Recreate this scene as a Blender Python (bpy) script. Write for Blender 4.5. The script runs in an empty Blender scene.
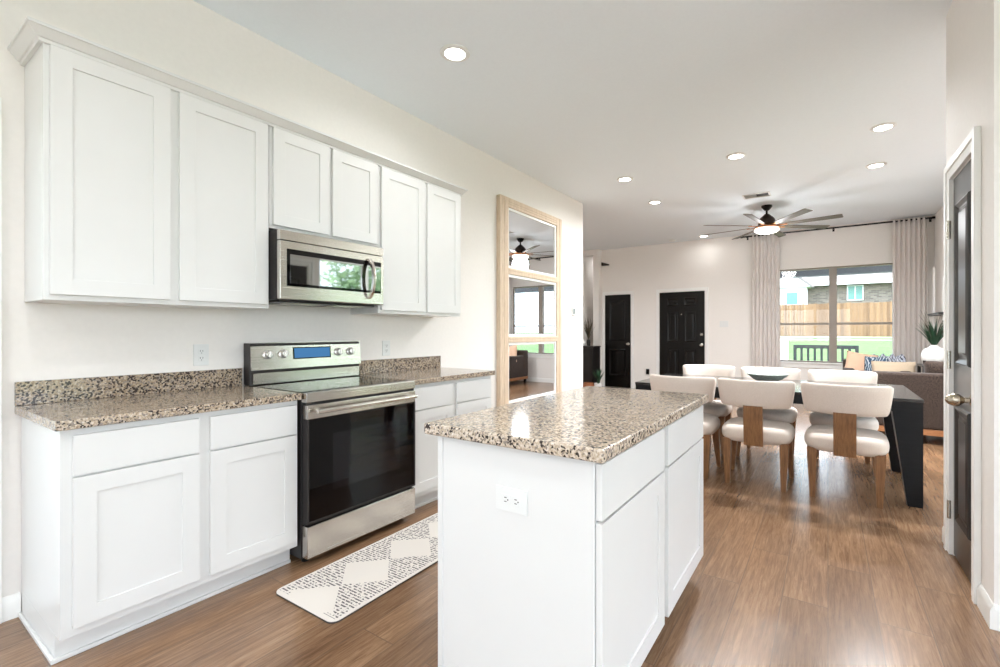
import bpy, bmesh, math, random
from mathutils import Vector, Matrix
random.seed(7)
SC = bpy.context.scene
COL = SC.collection
PI = math.pi
R = math.radians

# ------------------------------------------------------------------ camera, world, sun, exposure
cam_d = bpy.data.cameras.new('camera')
cam = bpy.data.objects.new('camera', cam_d); COL.objects.link(cam)
cam.location = (0, 0, 1.236)
cam.rotation_euler = (R(90), 0, 0.5765)
cam_d.sensor_fit = 'HORIZONTAL'; cam_d.sensor_width = 36
cam_d.lens = 458.0 / 1000 * 36
cam_d.shift_x = -30.2 / 1000
cam_d.shift_y = -(333.5 - 331.6) / 1000
cam_d.clip_start = 0.02; cam_d.clip_end = 400
SC.camera = cam

SC.view_settings.view_transform = 'Standard'
SC.view_settings.look = 'None'
SC.view_settings.gamma = 1
SC.view_settings.use_curve_mapping = False
SC.view_settings.exposure = 0.45

world = bpy.data.worlds.new('sky'); SC.world = world
world.use_nodes = True
wn = world.node_tree
bg = wn.nodes['Background']
bg.inputs['Color'].default_value = (0.77, 0.885, 1.0, 1)
bg.inputs['Strength'].default_value = 4.8

sun_d = bpy.data.lights.new('sun', 'SUN'); sun_d.energy = 7.0; sun_d.angle = R(3)
sun_d.color = (1, .96, .88)
sun = bpy.data.objects.new('sun', sun_d); COL.objects.link(sun)
sun.location = (8, -4, 16)
sun.rotation_euler = Vector((-.70, .35, -1.6)).to_track_quat('-Z', 'Y').to_euler()

LAMP_W = 22.0          # each recessed ceiling lamp
FAN_W = 24.0           # opal bowl under the ceiling fan
FILL_PENDANT_W = 250.0      # added fill light, an unseen globe pendant over the breakfast nook
LAMP_C = (.95, .975, 1.0)
SC.cycles.use_denoising = True
SC.cycles.max_bounces = 10
SC.cycles.diffuse_bounces = 6
SC.cycles.transparent_max_bounces = 16
SC.cycles.sample_clamp_indirect = 8

# ------------------------------------------------------------------ materials
def lin(c):
    return tuple(((v / 255) / 12.92 if v / 255 <= .04045 else ((v / 255 + .055) / 1.055) ** 2.4) for v in c) + (1,)

class NT:
    def __init__(s, name):
        s.m = bpy.data.materials.new(name); s.m.use_nodes = True
        s.t = s.m.node_tree; s.b = s.t.nodes['Principled BSDF']; s.out = s.t.nodes['Material Output']
    def n(s, typ, ins=None, **kw):
        d = s.t.nodes.new(typ)
        for k, v in kw.items(): setattr(d, k, v)
        for k, v in (ins or {}).items():
            if hasattr(v, 'is_linked') or isinstance(v, bpy.types.NodeSocket): s.t.links.new(v, d.inputs[k])
            else: d.inputs[k].default_value = v
        return d
    def link(s, a, b): s.t.links.new(a, b)
    def ramp(s, fac, stops, interp='LINEAR'):
        d = s.t.nodes.new('ShaderNodeValToRGB'); d.color_ramp.interpolation = interp
        e = d.color_ramp.elements
        while len(e) < len(stops): e.new(.5)
        for i, (p, c) in enumerate(stops): e[i].position = p; e[i].color = c
        s.link(fac, d.inputs[0]); return d.outputs[0]
    def mixc(s, fac, a, b, mode='MIX'):
        d = s.t.nodes.new('ShaderNodeMix'); d.data_type = 'RGBA'; d.blend_type = mode
        for k, v in ((0, fac), (6, a), (7, b)):
            if isinstance(v, bpy.types.NodeSocket): s.link(v, d.inputs[k])
            else: d.inputs[k].default_value = v
        return d.outputs[2]
    def bump(s, h, strength=.2, dist=.01):
        d = s.n('ShaderNodeBump', {'Height': h, 'Strength': strength, 'Distance': dist}); s.link(d.outputs[0], s.b.inputs['Normal'])
    def coord(s, scale=(1, 1, 1), out='Object', rot=(0, 0, 0)):
        t = s.t.nodes.new('ShaderNodeTexCoord')
        return s.n('ShaderNodeMapping', {'Vector': t.outputs[out], 'Scale': scale, 'Rotation': rot}).outputs[0]

def pmat(name, rgb, rough=.5, metal=0, noise=0.03, nscale=12, bump=0, spec=.5, stretch=(1, 1, 1)):
    """plain surface with a faint procedural variation of colour and an optional fine bump"""
    k = NT(name)
    v = k.coord(stretch)
    nz = k.n('ShaderNodeTexNoise', {'Vector': v, 'Scale': nscale, 'Detail': 4.0})
    c = lin(rgb)
    lo = tuple(x * (1 - noise) for x in c[:3]) + (1,); hi = tuple(min(1, x * (1 + noise)) for x in c[:3]) + (1,)
    k.link(k.ramp(nz.outputs[0], [(.3, lo), (.7, hi)]), k.b.inputs['Base Color'])
    k.b.inputs['Roughness'].default_value = rough; k.b.inputs['Metallic'].default_value = metal
    k.b.inputs['Specular IOR Level'].default_value = spec
    if bump: k.bump(nz.outputs[0], bump, .003)
    return k.m

def wood_mat(name, a, b, axis=2, scale=6, rough=.5, spec=.5):
    k = NT(name)
    st = [14, 14, 14]; st[axis] = 1.2
    v = k.coord(tuple(st))
    nz = k.n('ShaderNodeTexNoise', {'Vector': v, 'Scale': scale, 'Detail': 6.0, 'Roughness': .65, 'Distortion': .4})
    k.link(k.ramp(nz.outputs[0], [(.3, lin(a)), (.72, lin(b))]), k.b.inputs['Base Color'])
    k.b.inputs['Roughness'].default_value = rough; k.b.inputs['Specular IOR Level'].default_value = spec
    k.bump(nz.outputs[0], .15, .003)
    return k.m

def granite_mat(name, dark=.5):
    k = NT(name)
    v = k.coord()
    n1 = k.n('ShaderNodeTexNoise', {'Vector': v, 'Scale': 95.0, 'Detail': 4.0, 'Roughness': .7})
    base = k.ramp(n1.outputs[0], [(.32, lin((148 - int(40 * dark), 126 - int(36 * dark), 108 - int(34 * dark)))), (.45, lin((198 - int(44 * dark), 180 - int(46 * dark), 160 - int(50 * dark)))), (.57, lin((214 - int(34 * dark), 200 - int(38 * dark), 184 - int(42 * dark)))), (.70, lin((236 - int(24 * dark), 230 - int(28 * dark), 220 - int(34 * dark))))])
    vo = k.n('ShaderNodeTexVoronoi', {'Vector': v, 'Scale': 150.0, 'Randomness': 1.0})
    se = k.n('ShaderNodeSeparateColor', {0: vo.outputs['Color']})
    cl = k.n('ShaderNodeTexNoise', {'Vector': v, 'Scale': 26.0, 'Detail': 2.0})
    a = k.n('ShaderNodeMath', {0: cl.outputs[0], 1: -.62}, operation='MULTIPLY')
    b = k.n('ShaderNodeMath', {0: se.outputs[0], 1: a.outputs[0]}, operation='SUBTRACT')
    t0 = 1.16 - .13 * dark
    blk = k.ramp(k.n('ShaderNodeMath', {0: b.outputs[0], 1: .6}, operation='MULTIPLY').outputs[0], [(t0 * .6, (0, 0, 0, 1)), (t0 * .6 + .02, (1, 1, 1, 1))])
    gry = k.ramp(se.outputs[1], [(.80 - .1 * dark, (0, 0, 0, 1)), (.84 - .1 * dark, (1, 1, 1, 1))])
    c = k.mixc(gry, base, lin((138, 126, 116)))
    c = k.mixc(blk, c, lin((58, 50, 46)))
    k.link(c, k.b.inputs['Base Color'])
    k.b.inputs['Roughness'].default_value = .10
    return k.m

def floor_mat():
    k = NT('oak_plank_floor')
    v = k.coord((1, 1, 1), rot=(0, 0, R(90)))
    br = k.n('ShaderNodeTexBrick', {'Vector': v, 'Color1': (0, 0, 0, 1), 'Color2': (1, 1, 1, 1), 'Mortar': (.5, .5, .5, 1), 'Scale': 1.0,
             'Mortar Size': .0016, 'Mortar Smooth': .1, 'Bias': 0.0, 'Brick Width': 1.22, 'Row Height': .18})
    br.offset = .37; br.offset_frequency = 2
    g = k.coord((22, 1.3, 1))
    off = k.n('ShaderNodeVectorMath', {0: g, 1: br.outputs['Color']}, operation='MULTIPLY_ADD')
    off.inputs[1].default_value = (1, 1, 1)
    sc = k.n('ShaderNodeVectorMath', {0: br.outputs['Color'], 'Scale': 40.0}, operation='SCALE')
    vv = k.n('ShaderNodeVectorMath', {0: g, 1: sc.outputs[0]}, operation='ADD')
    gn = k.n('ShaderNodeTexNoise', {'Vector': vv.outputs[0], 'Scale': 3.4, 'Detail': 10.0, 'Roughness': .76, 'Distortion': .8})
    bl = k.n('ShaderNodeTexNoise', {'Vector': k.coord((3.5, 1.0, 1)), 'Scale': 1.6, 'Detail': 3.0})
    c = k.ramp(gn.outputs[0], [(.26, lin((98, 72, 53))), (.48, lin((150, 119, 93))), (.72, lin((188, 158, 129)))])
    tone = k.ramp(br.outputs['Color'], [(0, lin((222, 217, 213))), (1, lin((255, 251, 247)))])
    c = k.mixc(1.0, c, tone, 'MULTIPLY')
    tone2 = k.ramp(bl.outputs[0], [(.3, lin((216, 208, 200))), (.7, lin((255, 252, 248)))])
    c = k.mixc(1.0, c, tone2, 'MULTIPLY')
    c = k.mixc(br.outputs['Fac'], c, lin((104, 84, 68)))
    k.link(c, k.b.inputs['Base Color'])
    k.link(k.ramp(gn.outputs[0], [(.2, (.27, .27, .27, 1)), (.8, (.19, .19, .19, 1))]), k.b.inputs['Roughness'])
    k.b.inputs['IOR'].default_value = 1.62
    k.bump(gn.outputs[0], .05, .004)
    return k.m

def rug_mat():
    k = NT('rug_diamond_print')
    t = k.t.nodes.new('ShaderNodeTexCoord')
    s = k.n('ShaderNodeSeparateXYZ', {0: t.outputs['Object']})
    def M(op, a, b=None):
        d = k.t.nodes.new('ShaderNodeMath'); d.operation = op
        for i, v in enumerate((a, b)):
            if v is None: continue
            if isinstance(v, bpy.types.NodeSocket): k.link(v, d.inputs[i])
            else: d.inputs[i].default_value = v
        return d.outputs[0]
    # rows of diamonds along the rug's length (object y starts at the near end)
    ax = M('DIVIDE', M('ABSOLUTE', M('SUBTRACT', s.outputs[0], .0)), .16)
    fr = M('ABSOLUTE', M('SUBTRACT', M('FRACT', M('DIVIDE', M('ADD', s.outputs[1], .10), .30)), .5))
    ay = M('DIVIDE', M('MULTIPLY', fr, .30), .145)
    inside = M('LESS_THAN', M('ADD', ax, ay), 1.0)
    # short ink dashes in rows
    row = M('LESS_THAN', M('FRACT', M('MULTIPLY', s.outputs[1], 62.0)), .52)
    nz = k.n('ShaderNodeTexNoise', {'Vector': k.coord((70, 62, 1)), 'Scale': 1.0, 'Detail': 2.0})
    dash = M('GREATER_THAN', nz.outputs[0], .47)
    ink = M('MULTIPLY', M('MULTIPLY', row, dash), M('SUBTRACT', 1.0, inside))
    edge = M('MULTIPLY', M('LESS_THAN', M('ABSOLUTE', s.outputs[0]), .212), M('GREATER_THAN', s.outputs[1], .022))
    ink = M('MULTIPLY', ink, edge)
    k.link(k.mixc(ink, lin((226, 219, 211)), lin((96, 88, 90))), k.b.inputs['Base Color'])
    k.b.inputs['Roughness'].default_value = .6
    return k.m

def glass_mat(name, tint=(1, 1, 1, 1)):
    k = NT(name)
    tr = k.n('ShaderNodeBsdfTransparent', {'Color': tint}); gl = k.n('ShaderNodeBsdfGlossy', {'Roughness': .0})
    fr = k.n('ShaderNodeFresnel', {'IOR': 1.45})
    nz = k.n('ShaderNodeTexNoise', {'Scale': 3.0}); rp = k.ramp(nz.outputs[0], [(0, (.5, .5, .5, 1)), (1, (.6, .6, .6, 1))])
    f = k.n('ShaderNodeMath', {0: fr.outputs[0], 1: rp}, operation='MULTIPLY')
    mx = k.n('ShaderNodeMixShader', {0: f.outputs[0], 1: tr.outputs[0], 2: gl.outputs[0]})
    k.link(mx.outputs[0], k.out.inputs['Surface']); return k.m

def emis(name, rgb, st):
    k = NT(name)
    e = k.n('ShaderNodeEmission', {'Color': rgb + (1,), 'Strength': st}); k.link(e.outputs[0], k.out.inputs['Surface']); return k.m

def fabric(name, a, b, scale=260, rough=.9, bump=.35):
    k = NT(name)
    v = k.coord()
    nz = k.n('ShaderNodeTexNoise', {'Vector': v, 'Scale': scale, 'Detail': 3.0, 'Roughness': .7})
    k.link(k.ramp(nz.outputs[0], [(.32, lin(a)), (.68, lin(b))]), k.b.inputs['Base Color'])
    k.b.inputs['Roughness'].default_value = rough; k.b.inputs['Sheen Weight'].default_value = .15
    k.b.inputs['Specular IOR Level'].default_value = .2
    k.bump(nz.outputs[0], bump, .002); return k.m

def brushed(name, rgb, rough=.28, axis=1):
    k = NT(name)
    st = [220, 220, 220]; st[axis] = 2
    nz = k.n('ShaderNodeTexNoise', {'Vector': k.coord(tuple(st)), 'Scale': 1.0, 'Detail': 2.0})
    c = lin(rgb)
    k.link(k.ramp(nz.outputs[0], [(.3, tuple(x * .93 for x in c[:3]) + (1,)), (.7, c)]), k.b.inputs['Base Color'])
    k.link(k.ramp(nz.outputs[0], [(.2, (rough - .05,) * 3 + (1,)), (.8, (rough + .05,) * 3 + (1,))]), k.b.inputs['Roughness'])
    k.b.inputs['Metallic'].default_value = 1; return k.m

def leaf_mat(name, a, b):
    k = NT(name)
    nz = k.n('ShaderNodeTexNoise', {'Vector': k.coord(), 'Scale': 5.0, 'Detail': 3.0})
    k.link(k.ramp(nz.outputs[0], [(.3, lin(a)), (.7, lin(b))]), k.b.inputs['Base Color'])
    k.b.inputs['Roughness'].default_value = .5
    k.b.inputs['Subsurface Weight'].default_value = 0
    return k.m

def brick_mat():
    k = NT('brick_wall')
    t = k.t.nodes.new('ShaderNodeTexCoord'); s = k.n('ShaderNodeSeparateXYZ', {0: t.outputs['Object']})
    a = k.n('ShaderNodeMath', {0: s.outputs[0], 1: s.outputs[1]}, operation='ADD')
    c = k.n('ShaderNodeCombineXYZ', {0: a.outputs[0], 1: s.outputs[2]})
    b = k.n('ShaderNodeTexBrick', {'Vector': c.outputs[0], 'Color1': lin((146, 132, 122)), 'Color2': lin((104, 92, 86)), 'Mortar': lin((142, 136, 130)),
            'Scale': 1.0, 'Brick Width': .3, 'Row Height': .1, 'Mortar Size': .012})
    k.link(b.outputs[0], k.b.inputs['Base Color']); k.b.inputs['Roughness'].default_value = .9; return k.m

def plank_mat(name, a, b, width=.14):
    k = NT(name)
    t = k.t.nodes.new('ShaderNodeTexCoord'); s = k.n('ShaderNodeSeparateXYZ', {0: t.outputs['Object']})
    d = k.n('ShaderNodeMath', {0: s.outputs[0], 1: width}, operation='DIVIDE')
    fl = k.n('ShaderNodeMath', {0: d.outputs[0]}, operation='FLOOR')
    wn_ = k.n('ShaderNodeTexWhiteNoise', {'W': fl.outputs[0]}, noise_dimensions='1D')
    nz = k.n('ShaderNodeTexNoise', {'Vector': k.coord((10, 10, .8)), 'Scale': 3.0, 'Detail': 5.0})
    mx = k.n('ShaderNodeMath', {0: wn_.outputs[0], 1: nz.outputs[0]}, operation='ADD')
    hf = k.n('ShaderNodeMath', {0: mx.outputs[0], 1: .5}, operation='MULTIPLY')
    k.link(k.ramp(hf.outputs[0], [(.2, lin(a)), (.8, lin(b))]), k.b.inputs['Base Color']); k.b.inputs['Roughness'].default_value = .85
    return k.m

def grass_mat():
    k = NT('lawn_grass')
    n1 = k.n('ShaderNodeTexNoise', {'Vector': k.coord(), 'Scale': .5, 'Detail': 8.0, 'Roughness': .7})
    k.link(k.ramp(n1.outputs[0], [(.3, lin((48, 80, 34))), (.7, lin((82, 114, 58)))]), k.b.inputs['Base Color']); k.b.inputs['Roughness'].default_value = .95
    k.bump(n1.outputs[0], .6, .05); return k.m

def pattern_mat(name, a, b, c):
    k = NT(name)
    v = k.n('ShaderNodeTexVoronoi', {'Vector': k.coord(), 'Scale': 16.0})
    w = k.n('ShaderNodeTexWave', {'Vector': k.coord(), 'Scale': 9.0, 'Distortion': 12.0})
    x = k.mixc(k.ramp(v.outputs['Distance'], [(.25, (0, 0, 0, 1)), (.32, (1, 1, 1, 1))]), lin(a), lin(b))
    k.link(k.mixc(k.ramp(w.outputs[0], [(.75, (0, 0, 0, 1)), (.85, (1, 1, 1, 1))]), x, lin(c)), k.b.inputs['Base Color'])
    k.b.inputs['Roughness'].default_value = .9; return k.m

M = dict(
    wall=pmat('warm_white_wall_paint', (235, 230, 225), .75, noise=.012, nscale=40, bump=.03),
    ceil=pmat('white_ceiling_paint', (235, 242, 247), .85, noise=.01, nscale=60, bump=.04),
    trim=pmat('white_gloss_trim', (240, 239, 236), .35, noise=.01),
    cab=pmat('white_cabinet_lacquer', (222, 221, 219), .32, noise=.008, nscale=6),
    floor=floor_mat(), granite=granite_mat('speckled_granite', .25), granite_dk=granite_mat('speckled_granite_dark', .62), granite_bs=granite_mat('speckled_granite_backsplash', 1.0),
    steel=brushed('brushed_stainless', (206, 200, 193), .24), steel_v=brushed('brushed_handle_steel', (214, 208, 201), .22, axis=2),
    dark_steel=pmat('dark_appliance_side', (44, 40, 39), .4, .3),
    glass_blk=pmat('black_oven_glass', (5, 5, 7), .04, noise=.02, spec=.32), mw_glass=pmat('mirrored_microwave_glass', (150, 152, 150), .03, 1.0, noise=.02), cook=pmat('black_ceramic_top', (12, 12, 13), .06, noise=.02),
    oven_in=pmat('oven_window_tint', (14, 15, 20), .05, noise=.05, spec=.5),
    black_gap=pmat('black_gasket', (10, 10, 10), .6), display=emis('blue_clock_display', (.10, .30, .62), .55),
    knobw=pmat('knob_silver', (224, 220, 214), .25, .6), plastic=pmat('white_plastic', (225, 225, 223), .35, noise=.01),
    plas_dk=pmat('socket_slot', (60, 58, 56), .5), mirror=pmat('mirror_glass', (236, 238, 240), .01, 1, noise=.004),
    bevel=pmat('mirror_white_edge', (242, 242, 240), .2, noise=.01),
    oakframe=wood_mat('pale_oak_frame', (196, 172, 146), (228, 208, 184), 2), rug=rug_mat(), rug_edge=pmat('rug_rubber_edge', (66, 56, 50), .7),
    blackwood=wood_mat('black_table_wood', (8, 9, 11), (22, 23, 26), 0, rough=.35, spec=.22), blacktop=wood_mat('black_table_top', (34, 33, 33), (58, 55, 53), 0, rough=.12),
    cream=fabric('cream_boucle', (208, 194, 182), (232, 219, 209)), piping=fabric('cream_piping', (220, 210, 198), (236, 228, 218)),
    chairwood=wood_mat('brown_chair_wood', (106, 70, 42), (158, 114, 74), 2, rough=.45),
    sofa=fabric('brown_tweed', (26, 20, 18), (92, 77, 69), 95), sofawood=wood_mat('sofa_plinth_wood', (150, 96, 58), (192, 136, 92), 0),
    curtain=fabric('linen_curtain', (218, 211, 206), (234, 228, 223), 120, bump=.15),
    blackmetal=pmat('black_metal', (22, 21, 21), .4, .6), bronze=pmat('oil_bronze', (48, 36, 30), .4, .5),
    bladewood=wood_mat('weathered_blade', (74, 66, 58), (112, 102, 92), 0, rough=.5), fanarm=pmat('copper_arm', (178, 120, 78), .35, .6),
    door_blk=pmat('black_door_paint', (10, 8, 7), .26, noise=.05, spec=.3), door_dk=pmat('charcoal_door_paint', (44, 40, 38), .28, noise=.04),
    nickel=pmat('satin_nickel', (196, 190, 180), .25, 1), brassn=pmat('antique_nickel_knob', (176, 164, 146), .22, 1),
    vinyl=pmat('taupe_window_vinyl', (150, 140, 130), .45), glass=glass_mat('window_pane_glass'),
    globe=emis('added_globe_glow', (1, .98, .95), 3), lamp=emis('lamp_lens', (1, .96, .88), 14), fanlamp=emis('fan_lamp_lens', (1, .97, .9), 5),
    leaf=leaf_mat('dark_leaf', (24, 52, 34), (60, 104, 70)), leaf2=leaf_mat('tree_leaf', (120, 160, 112), (190, 214, 164)), leaf3=leaf_mat('dry_twig_leaf', (52, 46, 34), (98, 88, 66)),
    bark=wood_mat('tree_bark', (70, 56, 46), (110, 92, 78), 2), ceram=pmat('white_ceramic', (244, 243, 240), .2, noise=.01),
    basket=pmat('brown_basket', (150, 92, 58), .8, noise=.3, nscale=60), console=pmat('black_console_wood', (26, 23, 21), .4, noise=.1),
    peach=fabric('peach_cushion', (222, 172, 138), (244, 214, 190)), beige=fabric('beige_cushion', (206, 184, 156), (228, 208, 184)),
    blue=pattern_mat('blue_print_cushion', (96, 124, 148), (60, 84, 108), (206, 214, 220)), throw=pattern_mat('grey_print_throw', (222, 224, 232), (188, 192, 204), (70, 72, 84)),
    bowl=pmat('mottled_bowl', (158, 164, 158), .45, noise=.22, nscale=45),
    fence=plank_mat('cedar_fence', (104, 78, 56), (146, 116, 86)), fencep=wood_mat('cedar_post', (170, 128, 92), (206, 168, 130), 2), brick=brick_mat(),
    grass=grass_mat(), conc=pmat('pale_concrete', (208, 206, 200), .9, noise=.05, nscale=3, bump=.1), roofsh=pmat('grey_shingle', (126, 120, 120), .9, noise=.12, nscale=20),
    siding=pmat('white_siding', (232, 234, 236), .6, noise=.02), hglass=pmat('house_window_glass', (96, 150, 140), .08, noise=.1, nscale=2),
    bench=pmat('dark_bench_paint', (84, 94, 100), .5), soffit=pmat('porch_beam_paint', (112, 114, 128), .7, noise=.06),
    vent_shade=pmat('vent_shadow', (70, 68, 66), .7), vent=pmat('vent_white', (226, 226, 222), .5),
)

# ------------------------------------------------------------------ mesh builder
class MB:
    def __init__(s): s.bm = bmesh.new()
    def _merge(s, t, mtx=None):
        if mtx is not None: t.transform(mtx)
        me = bpy.data.meshes.new('tmp'); t.to_mesh(me); t.free(); s.bm.from_mesh(me); bpy.data.meshes.remove(me); return s
    def box(s, x0, x1, y0, y1, z0, z1, b=0, seg=2, mtx=None):
        t = bmesh.new(); bmesh.ops.create_cube(t, size=1)
        for v in t.verts:
            v.co = ((x0 + x1) / 2 + v.co.x * (x1 - x0), (y0 + y1) / 2 + v.co.y * (y1 - y0), (z0 + z1) / 2 + v.co.z * (z1 - z0))
        if b: bmesh.ops.bevel(t, geom=list(t.edges), offset=b, segments=seg, profile=.5, affect='EDGES')
        return s._merge(t, mtx)
    def loft(s, rings, cap0=True, cap1=True, closed=True, mtx=None):
        t = bmesh.new(); V = [[t.verts.new(p) for p in r] for r in rings]; n = len(V[0])
        for a, b in zip(V, V[1:]):
            for i in range(n if closed else n - 1):
                j = (i + 1) % n
                try: t.faces.new((a[i], a[j], b[j], b[i]))
                except ValueError: pass
        if cap0 and closed: t.faces.new(V[0][::-1])
        if cap1 and closed: t.faces.new(V[-1])
        bmesh.ops.remove_doubles(t, verts=t.verts, dist=1e-6)
        bmesh.ops.recalc_face_normals(t, faces=t.faces)
        return s._merge(t, mtx)
    def prism(s, pts, axis, lo, hi):
        ax = 'xyz'.index(axis)
        def P(p, h):
            q = list(p); q.insert(ax, h); return tuple(q)
        return s.loft([[P(p, lo) for p in pts], [P(p, hi) for p in pts]])
    def cyl(s, p0, p1, r0, r1=None, n=20):
        r1 = r0 if r1 is None else r1
        p0, p1 = Vector(p0), Vector(p1); q = (p1 - p0).to_track_quat('Z', 'Y')
        ring = lambda p, r: [p + q @ Vector((r * math.cos(2 * PI * i / n), r * math.sin(2 * PI * i / n), 0)) for i in range(n)]
        return s.loft([ring(p0, r0), ring(p1, r1)])
    def tube(s, pts, r, n=10):
        pts = [Vector(p) for p in pts]; rings = []
        for i, p in enumerate(pts):
            d = (pts[min(i + 1, len(pts) - 1)] - pts[max(i - 1, 0)]).normalized()
            up = Vector((0, 0, 1)) if abs(d.z) < .95 else Vector((1, 0, 0))
            a = d.cross(up).normalized(); b = d.cross(a)
            rr = r[i] if isinstance(r, (list, tuple)) else r
            rings.append([p + rr * (math.cos(2 * PI * k / n) * a + math.sin(2 * PI * k / n) * b) for k in range(n)])
        return s.loft(rings)
    def lathe(s, prof, c=(0, 0, 0), n=32, mtx=None):
        rings = [[(c[0] + r * math.cos(2 * PI * i / n), c[1] + r * math.sin(2 * PI * i / n), c[2] + z) for i in range(n)] for r, z in prof]
        return s.loft(rings, mtx=mtx)
    def quad(s, a, b, c, d):
        vs = [s.bm.verts.new(p) for p in (a, b, c, d)]; s.bm.faces.new(vs); return s
    def build(s, name, mat, parent=None, loc=None, ang=35, local=False):
        """verts are in world coordinates (local=True: already in the parent's frame); the origin goes to the parent's or to loc"""
        me = bpy.data.meshes.new(name)
        root = Vector((0, 0, 0))
        if parent is not None and not local:
            p = parent
            while p is not None: root += p.location; p = p.parent
        elif loc is not None: root = Vector(loc)
        if root.length: s.bm.transform(Matrix.Translation(-root))
        s.bm.to_mesh(me); s.bm.free()
        for p in me.polygons: p.use_smooth = True
        me.set_sharp_from_angle(angle=R(ang))
        me.materials.append(mat)
        o = bpy.data.objects.new(name, me); COL.objects.link(o)
        if ang < 60:
            wm = o.modifiers.new('weighted_normals', 'WEIGHTED_NORMAL'); wm.keep_sharp = True; wm.weight = 80
        if parent is not None: o.parent = parent
        elif loc is not None: o.location = loc
        return o

def box(name, mat, parent, *a, b=0, loc=None, local=False): return MB().box(*a, b=b).build(name, mat, parent, loc, local=local)

def tag(o, label, cat, group=None):
    o['label'] = label; o['category'] = cat
    if group: o['group'] = group
    return o
def thing(name, label, cat, loc, rz=0, group=None):
    o = bpy.data.objects.new(name, None); COL.objects.link(o); o.empty_display_size = .1
    o.location = loc; o.rotation_euler = (0, 0, rz); return tag(o, label, cat, group)
def structure(o): o['kind'] = 'structure'; return o
def copy_tree(o, parent=None):
    c = o.copy(); COL.objects.link(c)
    if parent is not None: c.parent = parent
    for ch in list(o.children): copy_tree(ch, c)
    return c

# ------------------------------------------------------------------ room shell
WL, WR, WP = -2.956, 1.41, 0.58          # left wall face, right wall face, pantry wall face
YF, YB, YE = 9.55, -3.2, 5.94            # far wall face, back wall face, end of kitchen's left wall
YP0, YP1 = 2.654, 3.575                  # pantry block
H = 3.075
T = .14
def wall_x(mb, x0, x1, y0, y1, holes=(), z1=H):      # wall running along y, holes (ya, yb, za, zb)
    ys = y0
    for ya, yb, za, zb in sorted(holes):
        if ya > ys: mb.box(x0, x1, ys, ya, 0, z1)
        if za > 0: mb.box(x0, x1, ya, yb, 0, za)
        if zb < z1: mb.box(x0, x1, ya, yb, zb, z1)
        ys = yb
    if ys < y1: mb.box(x0, x1, ys, y1, 0, z1)
    return mb
def wall_y(mb, y0, y1, x0, x1, holes=(), z1=H):
    xs = x0
    for xa, xb, za, zb in sorted(holes):
        if xa > xs: mb.box(xs, xa, y0, y1, 0, z1)
        if za > 0: mb.box(xa, xb, y0, y1, 0, za)
        if zb < z1: mb.box(xa, xb, y0, y1, zb, z1)
        xs = xb
    if xs < x1: mb.box(xs, x1, y0, y1, 0, z1)
    return mb

structure(box('floor', M['floor'], None, -6.2, 3.6, YB - T, 11.0, -.1, 0))
structure(MB().box(-6.4, 4.78, YB - .9, 2.60, H, H + .2).box(-6.4, 2.80, 2.60, 11.18, H, H + .2).build('ceiling', M['ceil']))  # overhang beyond the walls is unseen, shaped to keep direct sun out
# openings: left patio window beside the camera, patio door in the dining side wall, back window, far window
LP = (-1.3, .33, .0, 2.15)
RPD = (3.75, 6.15, 0, 2.4)
BW = (-2.2, 1.3, .75, 2.2)
NW = (-2.4, 2.3, .05, 2.35)  # unseen nook window, added and sized for daylight on the island side
FW = (-.77, .92, .69, 2.37)
structure(wall_x(MB(), WL - T, WL, YB, YE, [LP]).build('wall_left', M['wall']))
structure(wall_x(MB(), WR, WR + T, YP1, YF, [RPD]).build('wall_right', M['wall']))
structure(wall_y(MB(), YF, YF + T, -4.42, WR + T, [FW]).build('wall_far', M['wall']))
structure(wall_y(MB(), YB - T, YB, WL - T, 3.4 + T, [BW]).build('wall_back', M['wall']))
structure(wall_x(MB(), 3.4, 3.4 + T, YB, YP0, [NW]).build('wall_nook', M['wall']))
DY0, DY1, DZ = 2.925, 3.40, 2.08
m = MB(); wall_x(m, WP, WP + .12, YP0, YP1, [(DY0, DY1, 0, DZ)])
m.box(WP + .12, WR + .02, YP1 - .12, YP1, 0, H); m.box(WP + .12, 3.4, YP0, YP0 + .12, 0, H)
structure(m.build('wall_pantry', M['wall']))
# hall behind the kitchen wall: stub, recess and its side walls
m = MB(); m.box(WL - T - 3.0, WL - T, YE - T, YE, 0, H)
m.box(-6.1, -4.65, YF - .16, YF, 0, H); m.box(-6.1, -6.0, YE, YF, 0, H)
m.box(-4.65, -4.42, YF - .16, YF, 2.96, H)
m.box(-4.42, -4.285, YF - .16, YF, 0, H)
m.box(-4.9, -4.1, 10.7, 10.8, 0, H); m.box(-4.9, -4.8, YF, 10.7, 0, H); m.box(-4.2, -4.1, YF + T, 10.7, 0, H)
structure(m.build('wall_hall', M['wall']))

# baseboards
def bb_profile(): return [(0, 0), (.016, 0), (.016, .075), (.010, .092), (.004, .10), (0, .10)]
def bb_x(name, x, d, y0, y1): structure(MB().prism([(x + d * a, z) for a, z in bb_profile()], 'y', y0, y1).build(name, M['trim']))
def bb_y(name, y, d, x0, x1): structure(MB().prism([(y + d * a, z) for a, z in bb_profile()], 'x', x0, x1).build(name, M['trim']))
def bbx(mb, x, d, y0, y1): mb.prism([(x + d * a, z) for a, z in bb_profile()], 'y', y0, y1)
def bby(mb, y, d, x0, x1): mb.prism([(y + d * a, z) for a, z in bb_profile()], 'x', x0, x1)
m = MB(); bbx(m, WL, 1, .405, .462); bbx(m, WL, 1, 3.02, 3.86); bbx(m, WL, 1, 5.225, YE); structure(m.build('baseboard_left', M['trim']))
m = MB(); bby(m, YF, -1, -3.50, -3.035); bby(m, YF, -1, -1.98, WR); structure(m.build('baseboard_far', M['trim']))
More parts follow.
